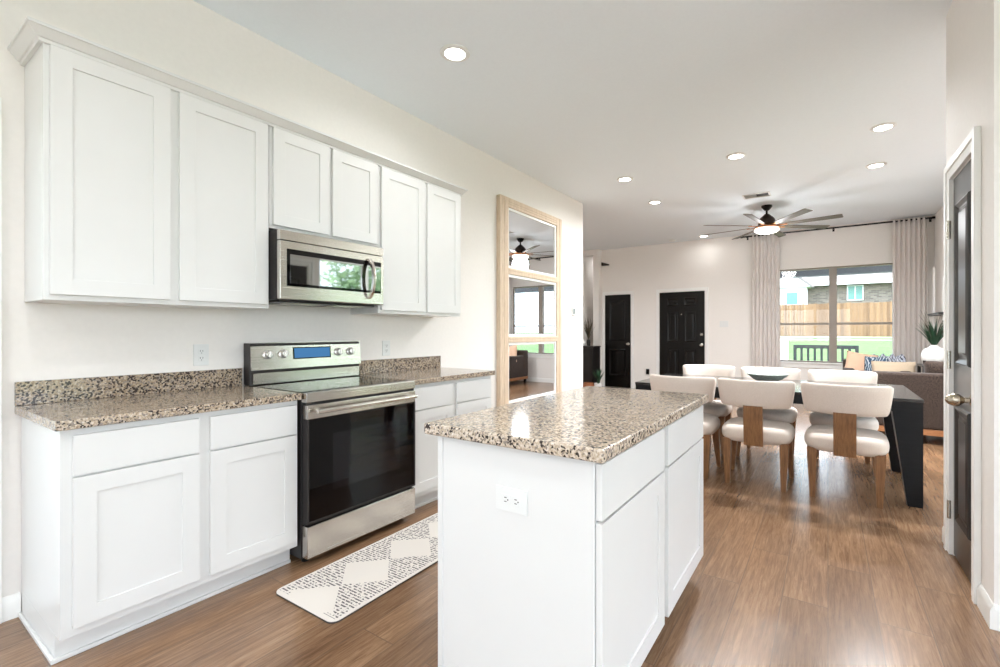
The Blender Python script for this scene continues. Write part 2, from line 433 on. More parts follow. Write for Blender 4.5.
m = MB(); bbx(m, WR, -1, YP1, RPD[0] - .066); bbx(m, WR, -1, RPD[1] + .066, YF); structure(m.build('baseboard_right', M['trim']))
m = MB(); bbx(m, WP, -1, YP0 - .016, DY0 - .09); bbx(m, WP, -1, DY1 + .09, YP1 + .016); bby(m, YP0, -1, WP, 3.4); bby(m, YP1, 1, WP, WR)
structure(m.build('baseboard_pantry', M['trim']))

# casings
def casing_y(mb, y, d, x0, x1, z1, w=.065, t=.018, z0=0):      # around an opening in a wall facing -y (d=-1)
    a, b = sorted((y, y + d * t))
    mb.box(x0 - w, x0, a, b, z0, z1 + w, .003); mb.box(x1, x1 + w, a, b, z0, z1 + w, .003); mb.box(x0, x1, a, b, z1, z1 + w, .003)
def casing_x(mb, x, d, y0, y1, z1, w=.065, t=.018, z0=0):
    a, b = sorted((x, x + d * t))
    mb.box(a, b, y0 - w, y0, z0, z1 + w, .003); mb.box(a, b, y1, y1 + w, z0, z1 + w, .003); mb.box(a, b, y0, y1, z1, z1 + w, .003)
    c, e = sorted((x + d * .004, x + d * (t + .008))); w += .0015
    mb.box(c, e, y0 - w, y0 - w * .55, z0, z1 + w, .003); mb.box(c, e, y1 + w * .55, y1 + w, z0, z1 + w, .003); mb.box(c, e, y0 - w * .55, y1 + w * .55, z1 + w * .55, z1 + w, .003)

def panel_door_y(name, y, x0, x1, z1, panels, mat, knob_x, knob_z, th=.04):
    """door slab facing -y with recessed, moulded panels"""
    o = structure(MB().box(x0, x1, y, y + th, .012, z1).build(name, mat))
    for (a, b, c, d) in panels:
        q = MB()
        # raised bolection moulding ring and field
        for k, (i, yy) in enumerate(((0, .012), (.028, .012))): pass
        ring = lambda d_, yy: [(a + d_, y + yy, c + d_), (b - d_, y + yy, c + d_), (b - d_, y + yy, d - d_), (a + d_, y + yy, d - d_)]
        q.loft([ring(0, .0), ring(.004, -.010), ring(.012, -.014), ring(.034, -.004), ring(.040, -.001), ring(.058, -.002), ring(.074, -.009), ring(.078, -.009)])
        q.build('door_panel', mat, o)
    kb = MB(); kb.lathe([(.0, 0), (.032, 0), (.032, .006), (.012, .012), (.012, .035), (.022, .042), (.028, .056), (.022, .07), (0, .074)], n=20,
                        mtx=Matrix.Translation((knob_x, y, knob_z)) @ Matrix.Rotation(R(90), 4, 'X'))
    kb.build('door_knob', M['nickel'], o)
    return o
# front door
fd = panel_door_y('door_1', YF - .03, -2.955, -2.06, 2.045,
    [(-2.80, -2.565, 1.76, 1.93), (-2.45, -2.215, 1.76, 1.93), (-2.80, -2.565, 1.03, 1.64), (-2.45, -2.215, 1.03, 1.64), (-2.80, -2.565, .26, .87), (-2.45, -2.215, .26, .87)],
    M['door_blk'], -2.115, .968, .028)
k = MB(); k.lathe([(0, 0), (.03, 0), (.03, .01), (.022, .02), (0, .022)], n=20, mtx=Matrix.Translation((-2.115, YF - .03, 1.178)) @ Matrix.Rotation(R(90), 4, 'X')); k.build('deadbolt', M['nickel'], fd)
k = MB(); k.lathe([(0, 0), (.014, 0), (.012, .006), (0, .007)], n=14, mtx=Matrix.Translation((-2.508, YF - .03, 1.586)) @ Matrix.Rotation(R(90), 4, 'X')); k.build('peephole', M['nickel'], fd)
m = MB(); casing_y(m, YF, -1, -2.965, -2.05, 2.055); structure(m.build('trim_1', M['trim']))
# closet door
panel_door_y('door_2', YF - .03, -4.185, -3.60, 2.045, [(-4.085, -3.70, 1.04, 1.925), (-4.085, -3.70, .26, .86)], M['door_blk'], -3.643, .966, .028)
m = MB(); casing_y(m, YF, -1, -4.195, -3.59, 2.055); structure(m.build('trim_2', M['trim']))
# pantry door (charcoal, recessed in its jamb)
pd = structure(box('door_3', M['door_dk'], None, WP + .002, WP + .042, DY0 + .006, DY1 - .006, .012, DZ - .006))
for (c, d) in ((1.06, 1.92), (.22, .84)):
    q = MB(); a, b = DY0 + .10, DY1 - .10; x = WP + .002
    ring = lambda d_, xx: [(x + xx, a + d_, c + d_), (x + xx, b - d_, c + d_), (x + xx, b - d_, d - d_), (x + xx, a + d_, d - d_)]
    q.loft([ring(0, .0), ring(.004, -.010), ring(.012, -.014), ring(.030, -.004), ring(.036, -.001), ring(.050, -.002), ring(.064, -.009), ring(.068, -.009)])
    q.build('door_panel', M['door_dk'], pd)
k = MB(); k.lathe([(0, 0), (.034, 0), (.034, .006), (.014, .014), (.013, .032), (.018, .038), (.030, .052), (.031, .068), (.024, .088), (.010, .10), (0, .102)], n=24,
                  mtx=Matrix.Translation((WP + .002, 2.99, .905)) @ Matrix.Rotation(R(-90), 4, 'Y')); k.build('door_knob', M['brassn'], pd)
for z in (.25, 1.08, 1.80):
    k = MB(); k.cyl((WP - .016, DY1 + .002, z - .05), (WP - .016, DY1 + .002, z + .05), .009, n=12); k.build('hinge', M['nickel'], pd)
m = MB(); casing_x(m, WP, -1, DY0, DY1, DZ, w=.085); m.box(WP, WP + .12, DY0, DY0 + .005, 0, DZ); m.box(WP, WP + .12, DY1 - .005, DY1, 0, DZ); m.box(WP, WP + .12, DY0, DY1, DZ - .005, DZ)
structure(m.build('trim_3', M['trim']))
structure(box('wall_pantry_back', M['wall'], None, WP + .12, WP + .16, DY0 - .1, DY1 + .1, 0, 2.3))

# windows
def frame_rect_y(mb, y0, y1, x0, x1, z0, z1, w, b=.003):
    mb.box(x0, x0 + w, y0, y1, z0, z1, b); mb.box(x1 - w, x1, y0, y1, z0, z1, b); mb.box(x0 + w, x1 - w, y0, y1, z0, z0 + w, b); mb.box(x0 + w, x1 - w, y0, y1, z1 - w, z1, b)
def frame_rect_x(mb, x0, x1, y0, y1, z0, z1, w, b=.003):
    mb.box(x0, x1, y0, y0 + w, z0, z1, b); mb.box(x0, x1, y1 - w, y1, z0, z1, b); mb.box(x0, x1, y0 + w, y1 - w, z0, z0 + w, b); mb.box(x0, x1, y0 + w, y1 - w, z1 - w, z1, b)
m = MB(); frame_rect_y(m, YF + .05, YF + .12, FW[0], FW[1], FW[2], FW[3], .025)
m.box(.015, .131, YF + .02, YF + .12, FW[2], FW[3], .004)
w1 = structure(m.build('window_1', M['vinyl']))
for (x0, x1) in ((FW[0] + .025, .015), (.131, FW[1] - .025)):
    MB().box(x0, x1, YF + .045, YF + .085, 1.355, 1.395, .004).build('meeting_rail', M['vinyl'], w1)
    MB().box(x0, x1, YF + .078, YF + .084, FW[2] + .02, FW[3] - .02).build('pane', M['glass'], w1)
structure(MB().box(FW[0] - .06, FW[1] + .06, YF - .045, YF + .05, FW[2] - .025, FW[2], .006).box(FW[0] - .04, FW[1] + .04, YF - .018, YF, FW[2] - .10, FW[2] - .025, .004).build('trim_4', M['trim']))
# patio door on the dining side
m = MB(); frame_rect_x(m, WR + .03, WR + .11, RPD[0], RPD[1], 0, RPD[3], .06); m.box(WR + .03, WR + .11, 4.90, 5.00, .06, RPD[3] - .06, .004)
d4 = structure(m.build('door_4', M['trim']))
for (a, b) in ((RPD[0] + .06, 4.90), (5.00, RPD[1] - .06)): MB().box(WR + .066, WR + .074, a, b, .06, RPD[3] - .06).build('pane', M['glass'], d4)
m = MB(); casing_x(m, WR, -1, RPD[0], RPD[1], RPD[3]); structure(m.build('trim_5', M['trim']))
# patio window in the left wall beside the camera, back window, added nook window
m = MB(); frame_rect_x(m, WL - .11, WL - .03, LP[0], LP[1], 0, LP[3], .05); m.box(WL - .11, WL - .03, -.54, -.44, .05, 2.10, .004)
w2 = structure(m.build('window_2', M['trim']))
MB().box(WL - .074, WL - .066, LP[0] + .05, LP[1] - .05, .05, LP[3] - .05).build('pane', M['glass'], w2)
m = MB(); casing_x(m, WL, 1, LP[0], LP[1], LP[3], w=.075); structure(m.build('trim_6', M['trim']))
m = MB(); frame_rect_y(m, YB - .11, YB - .03, BW[0], BW[1], BW[2], BW[3], .05); m.box(-.5, -.4, YB - .11, YB - .03, BW[2] + .05, BW[3] - .05, .004)
w3 = structure(m.build('window_3', M['trim']))
MB().box(BW[0] + .05, BW[1] - .05, YB - .074, YB - .066, BW[2] + .05, BW[3] - .05).build('pane', M['glass'], w3)
m = MB(); frame_rect_x(m, 3.43, 3.51, NW[0], NW[1], NW[2], NW[3], .05); w4 = structure(m.build('added_window', M['trim']))
MB().box(3.466, 3.474, NW[0] + .05, NW[1] - .05, NW[2] + .05, NW[3] - .05).build('pane', M['glass'], w4)

def portal(name, loc, sx, sz, direction):
    L = bpy.data.lights.new(name, 'AREA'); L.shape = 'RECTANGLE'; L.size = sx; L.size_y = sz; L.cycles.is_portal = True
    o = bpy.data.objects.new(name, L); COL.objects.link(o); o.location = loc
    o.rotation_euler = Vector(direction).to_track_quat('-Z', 'Z').to_euler(); return o
portal('sky_portal', ((FW[0] + FW[1]) / 2, YF + .13, (FW[2] + FW[3]) / 2), FW[1] - FW[0], FW[3] - FW[2], (0, -1, 0))
portal('sky_portal', (WR + .13, (RPD[0] + RPD[1]) / 2, RPD[3] / 2), RPD[1] - RPD[0], RPD[3], (-1, 0, 0))
portal('sky_portal', (WL - .13, (LP[0] + LP[1]) / 2, LP[3] / 2), LP[1] - LP[0], LP[3], (1, 0, 0))
portal('sky_portal', ((BW[0] + BW[1]) / 2, YB - .13, (BW[2] + BW[3]) / 2), BW[1] - BW[0], BW[3] - BW[2], (0, 1, 0))
portal('sky_portal', (3.53, (NW[0] + NW[1]) / 2, (NW[2] + NW[3]) / 2), NW[1] - NW[0], NW[3] - NW[2], (-1, 0, 0))

# ------------------------------------------------------------------ kitchen: cabinets
def shaker_door_x(x, y0, y1, z0, z1, st=.066, th=.0185):
    m = MB(); b = .0014
    m.box(x - th, x, y0, y0 + st, z0, z1, b); m.box(x - th, x, y1 - st, y1, z0, z1, b)
    m.box(x - th, x - .0003, y0 + st - .002, y1 - st + .002, z0, z0 + st, b); m.box(x - th, x - .0003, y0 + st - .002, y1 - st + .002, z1 - st, z1, b)
    m.box(x - th, x - .0065, y0 + st - .004, y1 - st + .004, z0 + st - .004, z1 - st + .004)
    return m
def slab_x(x, y0, y1, z0, z1, th=.0185): return MB().box(x - th, x, y0, y1, z0, z1, .0025)

FX = -2.327      # door faces of the base run
def base_unit(label, y0, y1, splits, side_left):
    t = thing('base_cabinet', label, 'cabinet', ((WL + FX) / 2, (y0 + y1) / 2, 0), 0, 'base cabinets of the stove wall')
    m = MB(); m.box(WL + .004, FX - .0195, y0, y1, .105, .878, .0015)
    m.build('body', M['cab'], t)
    k = MB(); k.box(WL + .004, -2.42, y0, y1, 0, .105); 
    k.box(WL + .004, -2.412, y0 - .012, y0, 0, .018, .004) if side_left else None
    k.box(-2.42, -2.408, y0 - (.012 if side_left else 0), y1, 0, .018, .004)
    k.build('toe_kick', M['cab'], t)
    for (a, b) in splits:
        slab_x(FX, a, b, .703, .852).build('drawer', M['cab'], t)
        shaker_door_x(FX, a, b, .140, .695).build('door', M['cab'], t)
    return t
base_unit('white two-door base cabinet at the near end, left of the stainless range', .465, 1.356, [(.496, .902), (.944, 1.344)], True)
base_unit('white two-door base cabinet on the far side of the range', 2.122, 3.008, [(2.135, 2.535), (2.577, 2.992)], False)

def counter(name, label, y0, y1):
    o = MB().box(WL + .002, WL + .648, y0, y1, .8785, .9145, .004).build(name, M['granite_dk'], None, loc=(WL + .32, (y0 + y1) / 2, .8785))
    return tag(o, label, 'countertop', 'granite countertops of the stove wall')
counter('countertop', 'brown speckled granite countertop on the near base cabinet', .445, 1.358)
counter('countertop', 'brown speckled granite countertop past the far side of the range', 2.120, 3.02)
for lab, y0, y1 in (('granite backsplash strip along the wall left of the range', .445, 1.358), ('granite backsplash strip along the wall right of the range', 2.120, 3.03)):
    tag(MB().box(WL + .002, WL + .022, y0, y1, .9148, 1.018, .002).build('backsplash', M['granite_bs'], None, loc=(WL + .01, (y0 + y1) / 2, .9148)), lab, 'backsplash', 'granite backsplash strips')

UX = -2.625
def upper_unit(label, y0, y1, z0, splits, zd):
    t = thing('wall_cabinet', label, 'cabinet', ((WL + UX) / 2, (y0 + y1) / 2, z0), 0, 'white wall cabinets')
    MB().box(WL + .002, UX - .0195, y0, y1, z0, 2.412, .0015).build('body', M['cab'], t)
    for (a, b) in splits: shaker_door_x(UX, a, b, zd, 2.394).build('door', M['cab'], t)
    return t
upper_unit('tall white wall cabinet nearest the camera, left of the microwave', .475, 1.362, 1.365, [(.493, .895), (.933, 1.347)], 1.388)
upper_unit('short white wall cabinet mounted above the microwave', 1.3635, 2.109, 1.822, [(1.38, 1.727), (1.749, 2.094)], 1.842)
upper_unit('tall white wall cabinet at the far end, right of the microwave', 2.1105, 2.962, 1.365, [(2.128, 2.538), (2.568, 2.95)], 1.388)
rings = []
for off, z in ((.001, 2.396), (.012, 2.398), (.014, 2.410), (.020, 2.412), (.034, 2.430), (.044, 2.443), (.050, 2.445), (.050, 2.457)):
    x1 = UX - .0195 + off; a = .475 - off; b = 2.962 + off
    rings.append([(WL + .002, a, z), (x1, a, z), (x1, b, z), (WL + .002, b, z)])
rings2 = [[(WL + .002, .474, 2.4135), (UX - .018, .474, 2.4135), (UX - .018, 2.963, 2.4135), (WL + .002, 2.963, 2.4135)]]
m = MB()
# mitred moulding: a hollow collar with a flat lid
inner = [(WL + .002, .4745, 2.396), (UX - .0190, .4745, 2.396), (UX - .0190, 2.9625, 2.396), (WL + .002, 2.9625, 2.396)]
m.loft([inner] + rings + [[(WL + .002, .47, 2.457), (UX - .03, .47, 2.457), (UX - .03, 2.96, 2.457), (WL + .002, 2.96, 2.457)],
        [(WL + .002, .4745, 2.4135), (UX - .0190, .4745, 2.4135), (UX - .0190, 2.9625, 2.4135), (WL + .002, 2.9625, 2.4135)]], cap0=False, cap1=False, closed=False)
tag(m.build('crown_molding', M['cab'], None, loc=(UX, 1.72, 2.396), ang=20), 'white crown molding running along the tops of the wall cabinets', 'molding')

# ------------------------------------------------------------------ range
t = thing('range', 'freestanding stainless electric range with black oven door', 'stove', (-2.6, 1.739, 0))
Y0, Y1 = 1.364, 2.114; RX = -2.272
MB().box(-2.94, -2.325, Y0, Y1, .035, .895, .003).build('body', M['dark_steel'], t)
for x in (-2.88, -2.37):
    for y in (Y0 + .05, Y1 - .05): MB().cyl((x, y, 0), (x, y, .04), .02, n=12).build('foot', M['blackmetal'], t)
MB().box(-2.88, -2.315, Y0 + .004, Y1 - .004, .895, .916, .003).build('cooktop', M['cook'], t)
MB().box(-2.325, RX - .004, Y0, Y1, .862, .914, .006).build('front_trim', M['steel'], t)
MB().box(-2.325, RX - .014, Y0 + .004, Y1 - .004, .22, .865).build('gasket', M['black_gap'], t)
dr = MB().box(RX - .04, RX, Y0 + .003, Y1 - .003, .775, .850, .004).build('oven_door', M['steel'], t)
gz = MB().box(RX - .04, RX - .002, Y0 + .012, Y1 - .012, .236, .776, .002).build('door_glass', M['glass_blk'], dr)
MB().box(RX - .03, RX - .0015, Y0 + .15, Y1 - .13, .37, .68, .0008).build('oven_window', M['oven_in'], dr)
m = MB(); frame_x = RX - .001
m.box(RX - .04, RX, Y0 + .003, Y0 + .013, .232, .777, .001); m.box(RX - .04, RX, Y1 - .013, Y1 - .003, .232, .777, .001); m.box(RX - .04, RX, Y0 + .003, Y1 - .003, .226, .237, .001)
m.build('door_edge', M['dark_steel'], dr)
m = MB(); m.tube([(RX + .042, Y0 + .035, .818), (RX + .042, Y1 - .035, .818)], .0125, 16)
for y in (Y0 + .06, Y1 - .06): m.box(RX - .002, RX + .040, y - .012, y + .012, .807, .829, .004)
m.build('handle', M['steel'], dr)
dw = MB().box(RX - .05, RX, Y0 + .003, Y1 - .003, .044, .214, .006).build('storage_drawer', M['steel'], t)
# backguard
m = MB(); m.box(-2.945, -2.872, Y0 + .004, Y1 + .012, .916, 1.166, .004); m.build('backguard', M['dark_steel'], t)
m = MB(); m.prism([(-2.872, .922), (-2.852, .922), (-2.852, .986), (-2.872, .990)], 'y', Y0 + .016, Y1 - .004); m.build('vent_panel', M['steel'], t)
cp = MB(); cp.prism([(-2.872, 1.008), (-2.858, 1.004), (-2.874, 1.168), (-2.888, 1.168)], 'y', Y0 + .008, Y1 + .016); cp = cp.build('control_panel', M['steel'], t)
def on_panel(y, z): return (-2.858 + (z - 1.004) * (-.016 / .164), y, z)
for y in (1.470, 1.566, 1.951, 2.046):
    p = on_panel(y, 1.096)
    m = MB(); m.lathe([(0, 0), (.028, 0), (.028, .006), (.023, .008), (.021, .026), (.017, .029), (0, .029)], n=28, mtx=Matrix.Translation(p) @ Matrix.Rotation(R(84.5), 4, 'Y'))
    m.box(-.021, .021, -.0045, .0045, .024, .037, .002, mtx=Matrix.Translation(p) @ Matrix.Rotation(R(84.5), 4, 'Y'))
    kb = m.build('knob', M['knobw'], cp)
p = on_panel(1.76, 1.098)
MB().box(-.038, .038, -.132, .132, -.002, .003, .001, mtx=Matrix.Translation(p) @ Matrix.Rotation(R(84.5), 4, 'Y')).build('display_frame', M['glass_blk'], cp)
MB().box(-.031, .031, -.124, .124, .003, .0042, .0004, mtx=Matrix.Translation(p) @ Matrix.Rotation(R(84.5), 4, 'Y')).build('display', M['display'], cp)
for y, x, r in ((1.55, -2.45, .10), (1.55, -2.72, .075), (1.93, -2.45, .075), (1.93, -2.72, .10)):
    m = MB(); n = 40
    m.loft([[(x + q * math.cos(2 * PI * i / n), y + q * math.sin(2 * PI * i / n), .9163) for i in range(n)] for q in (r, r - .004)], cap0=False, cap1=False)
    m.build('burner_ring', M['dark_steel'], t)

# ------------------------------------------------------------------ microwave
t = thing('microwave', 'stainless over-the-range microwave with curved handle', 'microwave', (-2.74, 1.72, 1.411))
Y0, Y1 = 1.3655, 2.072; MX = -2.538
MB().box(WL + .004, MX - .035, Y0, Y1, 1.416, 1.808, .003).build('body', M['dark_steel'], t)
dr = MB().box(MX - .033, MX, Y0 + .002, Y1, 1.418, 1.745, .005).build('door', M['steel'], t)
MB().box(MX - .033, MX - .001, Y0 + .002, Y1, 1.748, 1.804, .004).build('vent_trim', M['steel'], t)
MB().box(MX - .02, MX + .0015, Y0 + .04, Y1 - .022, 1.492, 1.702, .002).build('window', M['glass_blk'], dr)
MB().box(MX - .01, MX + .0022, Y0 + .058, Y1 - .026, 1.508, 1.672, .0005).build('mirrored_pane', M['mw_glass'], dr)
m = MB(); pts = []
for i in range(13):
    a = i / 12; pts.append((MX + .008 + .052 * math.sin(PI * a) ** .6, 1.948, 1.452 + a * .262))
rings = []
for i, p in enumerate(pts):
    rings.append([(p[0] + dx, p[1] + dy, p[2]) for dx, dy in ((-.008, -.013), (.008, -.010), (.011, 0), (.008, .010), (-.008, .013))])
m.loft(rings); m.build('handle', M['steel_v'], dr)
m = MB()
m.box(WL + .04, MX - .06, Y0 + .03, Y1 - .03, 1.404, 1.416, .002)
m.build('underside_plate', M['dark_steel'], t)
for (a, b) in ((Y0 + .08, Y0 + .30), (Y1 - .30, Y1 - .08)):
    m = MB()
    for i in range(7): m.box(-2.80 + i * .022, -2.786 + i * .022, a, b, 1.399, 1.404)
    m.build('grease_filter', M['steel'], t)

# ------------------------------------------------------------------ island
t = thing('kitchen_island', 'white island cabinet with two doors, in the middle of the kitchen floor', 'island', (-.84, 1.79, 0))
IX0, IX1, IY0, IY1, DXF = -1.142, -.5495, 1.172, 2.435, -.528
MB().box(IX0, IX1, IY0, IY1, .10, .8785, .0015).build('body', M['cab'], t)
MB().box(IX0 + .0, IX1 - .07, IY0 + .0005, IY1 - .02, 0, .10).box(IX1 - .07, IX1, IY0, IY0 + .018, 0, .10).build('toe_kick', M['cab'], t)
m = MB(); m.box(IX0 - .002, IX0 + .020, IY0 - .006, IY0, 0, .878, .002); m.build('corner_strip', M['cab'], t)
for (a, b) in ((1.181, 1.765), (1.814, 2.420)):
    slab_x(DXF, a, b, .704, .864, .02).build('drawer', M['cab'], t)
    shaker_door_x(DXF, a, b, .106, .696, .07, .02).build('door', M['cab'], t)
tag(MB().box(-1.185, -.507, 1.138, 2.385 + .06, .8788, .9175, .006, 3).build('island_countertop', M['granite'], None, loc=(-.845, 1.79, .8788)),
    'pale speckled granite slab topping the kitchen island', 'countertop')

# outlets and switches
def plate(name, label, cat, loc, normal, w=.075, h=.12, kind='outlet', horiz=False, group=None):
    """wall plate; built in its own frame: x right, z up, -y outwards"""
    t = thing(name, label, cat, loc, 0, group)
    t.rotation_euler = {'x': (0, 0, R(90)), '-y': (0, 0, 0)}[normal]
    ww, hh = (h, w) if horiz else (w, h)
    MB().box(-ww / 2, ww / 2, -.006, 0, -hh / 2, hh / 2, .002).build('plate', M['plastic'], t, local=True)
    if kind == 'outlet':
        for s in (-1, 1):
            o = (s * .0195, 0) if horiz else (0, s * .0195)
            q = MB().box(o[0] - .016, o[0] + .016, -.008, -.006, o[1] - .016, o[1] + .016, .001).build('socket', M['plastic'], t, local=True)
            k = MB()
            for dx in (-.0062, .0062):
                k.box(o[0] + (0 if horiz else dx) - (.0045 if horiz else .0012), o[0] + (0 if horiz else dx) + (.0045 if horiz else .0012), -.0086, -.008,
                      o[1] + (dx if horiz else .003) - (.0012 if horiz else .0045), o[1] + (dx if horiz else .003) + (.0012 if horiz else .0045))
            g = (o[0] + .009, o[1]) if horiz else (o[0], o[1] - .0085)
            k.cyl((g[0], -.0086, g[1]), (g[0], -.008, g[1]), .0024, n=10)
            k.build('slot', M['plas_dk'], q, local=True)
    elif kind == 'switch':
        n = max(1, round(ww / .06)) if ww > .08 else 1
        for i in range(n):
            cx_ = (i - (n - 1) / 2) * .046
            MB().box(cx_ - .016, cx_ + .016, -.009, -.006, -.033, .033, .0015).build('rocker', M['plastic'], t, local=True)
    return t
plate('outlet', 'white wall outlet above the granite strip left of the range', 'outlet', (WL, 1.15, 1.105), 'x', group='kitchen outlets')
plate('outlet', 'white wall outlet just right of the range backguard', 'outlet', (WL, 2.436, 1.105), 'x', group='kitchen outlets')
plate('outlet', 'white outlet set sideways in the end of the island', 'outlet', (-.83, IY0, .709), '-y', horiz=True)
plate('light_switch', 'white switch plate on the kitchen wall below the thermostat', 'switch', (WL, 5.47, 1.345), 'x', kind='switch')
plate('light_switch', 'wide white switch plate on the wall right of the front door', 'switch', (-1.70, YF, 1.384), '-y', w=.16, kind='switch')
t = thing('thermostat', 'small grey and white thermostat near the end of the kitchen wall', 'thermostat', (WL, 5.632, 1.515))
MB().box(WL, WL + .022, 5.585, 5.68, 1.46, 1.57, .004).build('case', M['plastic'], t)
MB().box(WL + .022, WL + .0235, 5.60, 5.645, 1.478, 1.552, .0005).build('screen', pmat('thermostat_screen', (110, 122, 118), .2), t)
tag(MB().box(-3.25, -3.185, YF - .03, YF, .33, .44, .006).build('plug_in_charger', M['blackmetal'], None, loc=(-3.215, YF, .40)), 'small black plug-in charger low on the wall beside the front door', 'charger')

# ------------------------------------------------------------------ mirror panel on the kitchen wall
t = thing('wall_mirror', 'tall pale oak framed mirror of three stacked panes on the kitchen wall', 'mirror', (WL, 4.55, .32))
FY0, FY1, FZ0, FZ1 = 3.885, 5.215, .33, 2.69
m = MB()
def mould_v(y0, y1, z0, z1):
    m.box(WL + .001, WL + .055, y0, y1, z0, z1, .003)
    k = 5
    for i in range(k):
        a = y0 + (y1 - y0) * (i + .18) / k; b = y0 + (y1 - y0) * (i + .82) / k
        m.box(WL + .050, WL + .060 - .003 * abs(i - 2), a, b, z0 + .004, z1 - .004, .003)
def mould_h(y0, y1, z0, z1, k=4):
    m.box(WL + .001, WL + .055, y0, y1, z0, z1, .003)
    for i in range(k):
        a = z0 + (z1 - z0) * (i + .18) / k; b = z0 + (z1 - z0) * (i + .82) / k
        m.box(WL + .050, WL + .060 - .003 * abs(i - 1.5), y0 + .004, y1 - .004, a, b, .003)
mould_v(FY0, FY0 + .15, FZ0, FZ1); mould_v(FY1 - .12, FY1, FZ0, FZ1)
mould_h(FY0 + .15, FY1 - .12, FZ1 - .10, FZ1); mould_h(FY0 + .15, FY1 - .12, FZ0, FZ0 + .12)
mould_h(FY0 + .15, FY1 - .12, 1.862, 1.928, 2); mould_h(FY0 + .15, FY1 - .12, 1.115, 1.178, 2)
m.build('frame', M['oakframe'], t)
for (a, b) in ((1.928, 2.59), (1.178, 1.862), (.45, 1.115)):
    m = MB(); y0, y1 = FY0 + .15, FY1 - .12; w = .03
    for (p, q, r_, s_) in ((y0, y0 + w, a, b), (y1 - w, y1, a, b), (y0 + w, y1 - w, a, a + w), (y0 + w, y1 - w, b - w, b)):
        m.box(WL + .001, WL + .040, p, q, r_, s_, .004)
    li = m.build('pane_liner', M['bevel'], t)
    MB().box(WL + .001, WL + .030, y0 + w - .002, y1 - w + .002, a + w - .002, b - w + .002).build('mirror_pane', M['mirror'], t)

# ------------------------------------------------------------------ rug
n = 8; w, l, r = .228, 1.30, .04
ol = []
for cx_, cy_, a0 in ((w - r, l - r, 0), (-w + r, l - r, 90), (-w + r, r, 180), (w - r, r, 270)):
    for i in range(n + 1):
        a = R(a0 + 90 * i / n); ol.append((cx_ + r * math.cos(a), cy_ + r * math.sin(a)))
t = thing('kitchen_mat', 'cream cushioned mat with rows of black dashes and diamonds before the range', 'mat', (-1.970, 1.155, 0))
MB().loft([[(x, y, .0005) for x, y in ol], [(x, y, .007) for x, y in ol]]).build('backing', M['rug_edge'], t, local=True)
MB().loft([[(x * .995, y, .007) for x, y in ol], [(x * .995, y, .010) for x, y in ol], [(x * .98, .65 + (y - .65) * .994, .012) for x, y in ol]]).build('printed_top', M['rug'], t, local=True)
t.rotation_euler.z = R(1.0)

# ------------------------------------------------------------------ dining table and chairs
t = thing('dining_table', 'long black wooden dining table with tapered corner legs', 'table', (-.48, 4.69, 0))
TX0, TX1, TY0, TY1 = -1.53, .562, 4.172, 5.215
MB().box(TX0, TX1, TY0, TY1, .735, .76, .004).build('tabletop', M['blacktop'], t)
m = MB(); m.box(TX0 + .05, TX1 - .05, TY0 + .012, TY0 + .045, .665, .735, .002).box(TX0 + .05, TX1 - .05, TY1 - .045, TY1 - .012, .665, .735, .002)
m.box(TX0 + .012, TX0 + .045, TY0 + .045, TY1 - .045, .665, .735, .002).box(TX1 - .045, TX1 - .012, TY0 + .045, TY1 - .045, .665, .735, .002)
m.build('apron', M['blackwood'], t)
for sx in (0, 1):
    for sy in (0, 1):
        X = TX1 - .004 if sx else TX0 + .004; d = -1 if sx else 1; Y = TY1 - .004 if sy else TY0 + .004; e = -1 if sy else 1
        f = lambda w, z: [(X, Y, z), (X + d * w, Y, z), (X + d * w, Y + e * w * .8, z), (X, Y + e * w * .8, z)]
        MB().loft([f(.085, 0), f(.17, .66), f(.18, .70), f(.18, .735)]).build('leg', M['blackwood'], t)

def superellipse(a, b, n=40, p=4):
    o = []
    for i in range(n):
        th = 2 * PI * i / n; c, s = math.cos(th), math.sin(th)
        o.append((a * math.copysign(abs(c) ** (2 / p), c), b * math.copysign(abs(s) ** (2 / p), s)))
    return o
def cushion(mb, a, b, z0, z1, r, p=4, cy=0, dome=.012, back=1.0):
    rings = []
    K = 6
    def ring(inset, z): return [(x * (back + (1 - back) * ((y + b) / (2 * b))), y + cy, z) for x, y in superellipse(a - inset, b - inset, 48, p)]
    rings.append(ring(r + .08, z0)); rings.append(ring(r, z0))
    for i in range(1, K + 1): q = PI / 2 * i / K; rings.append(ring(r * (1 - math.sin(q)), z0 + r * (1 - math.cos(q))))
    for i in range(K + 1): q = PI / 2 * i / K; rings.append(ring(r * (1 - math.cos(q)), z1 - r + r * math.sin(q)))
    rings.append(ring(r + .08, z1 + dome * .6)); rings.append(ring(r + .16, z1 + dome))
    mb.loft(rings); return mb
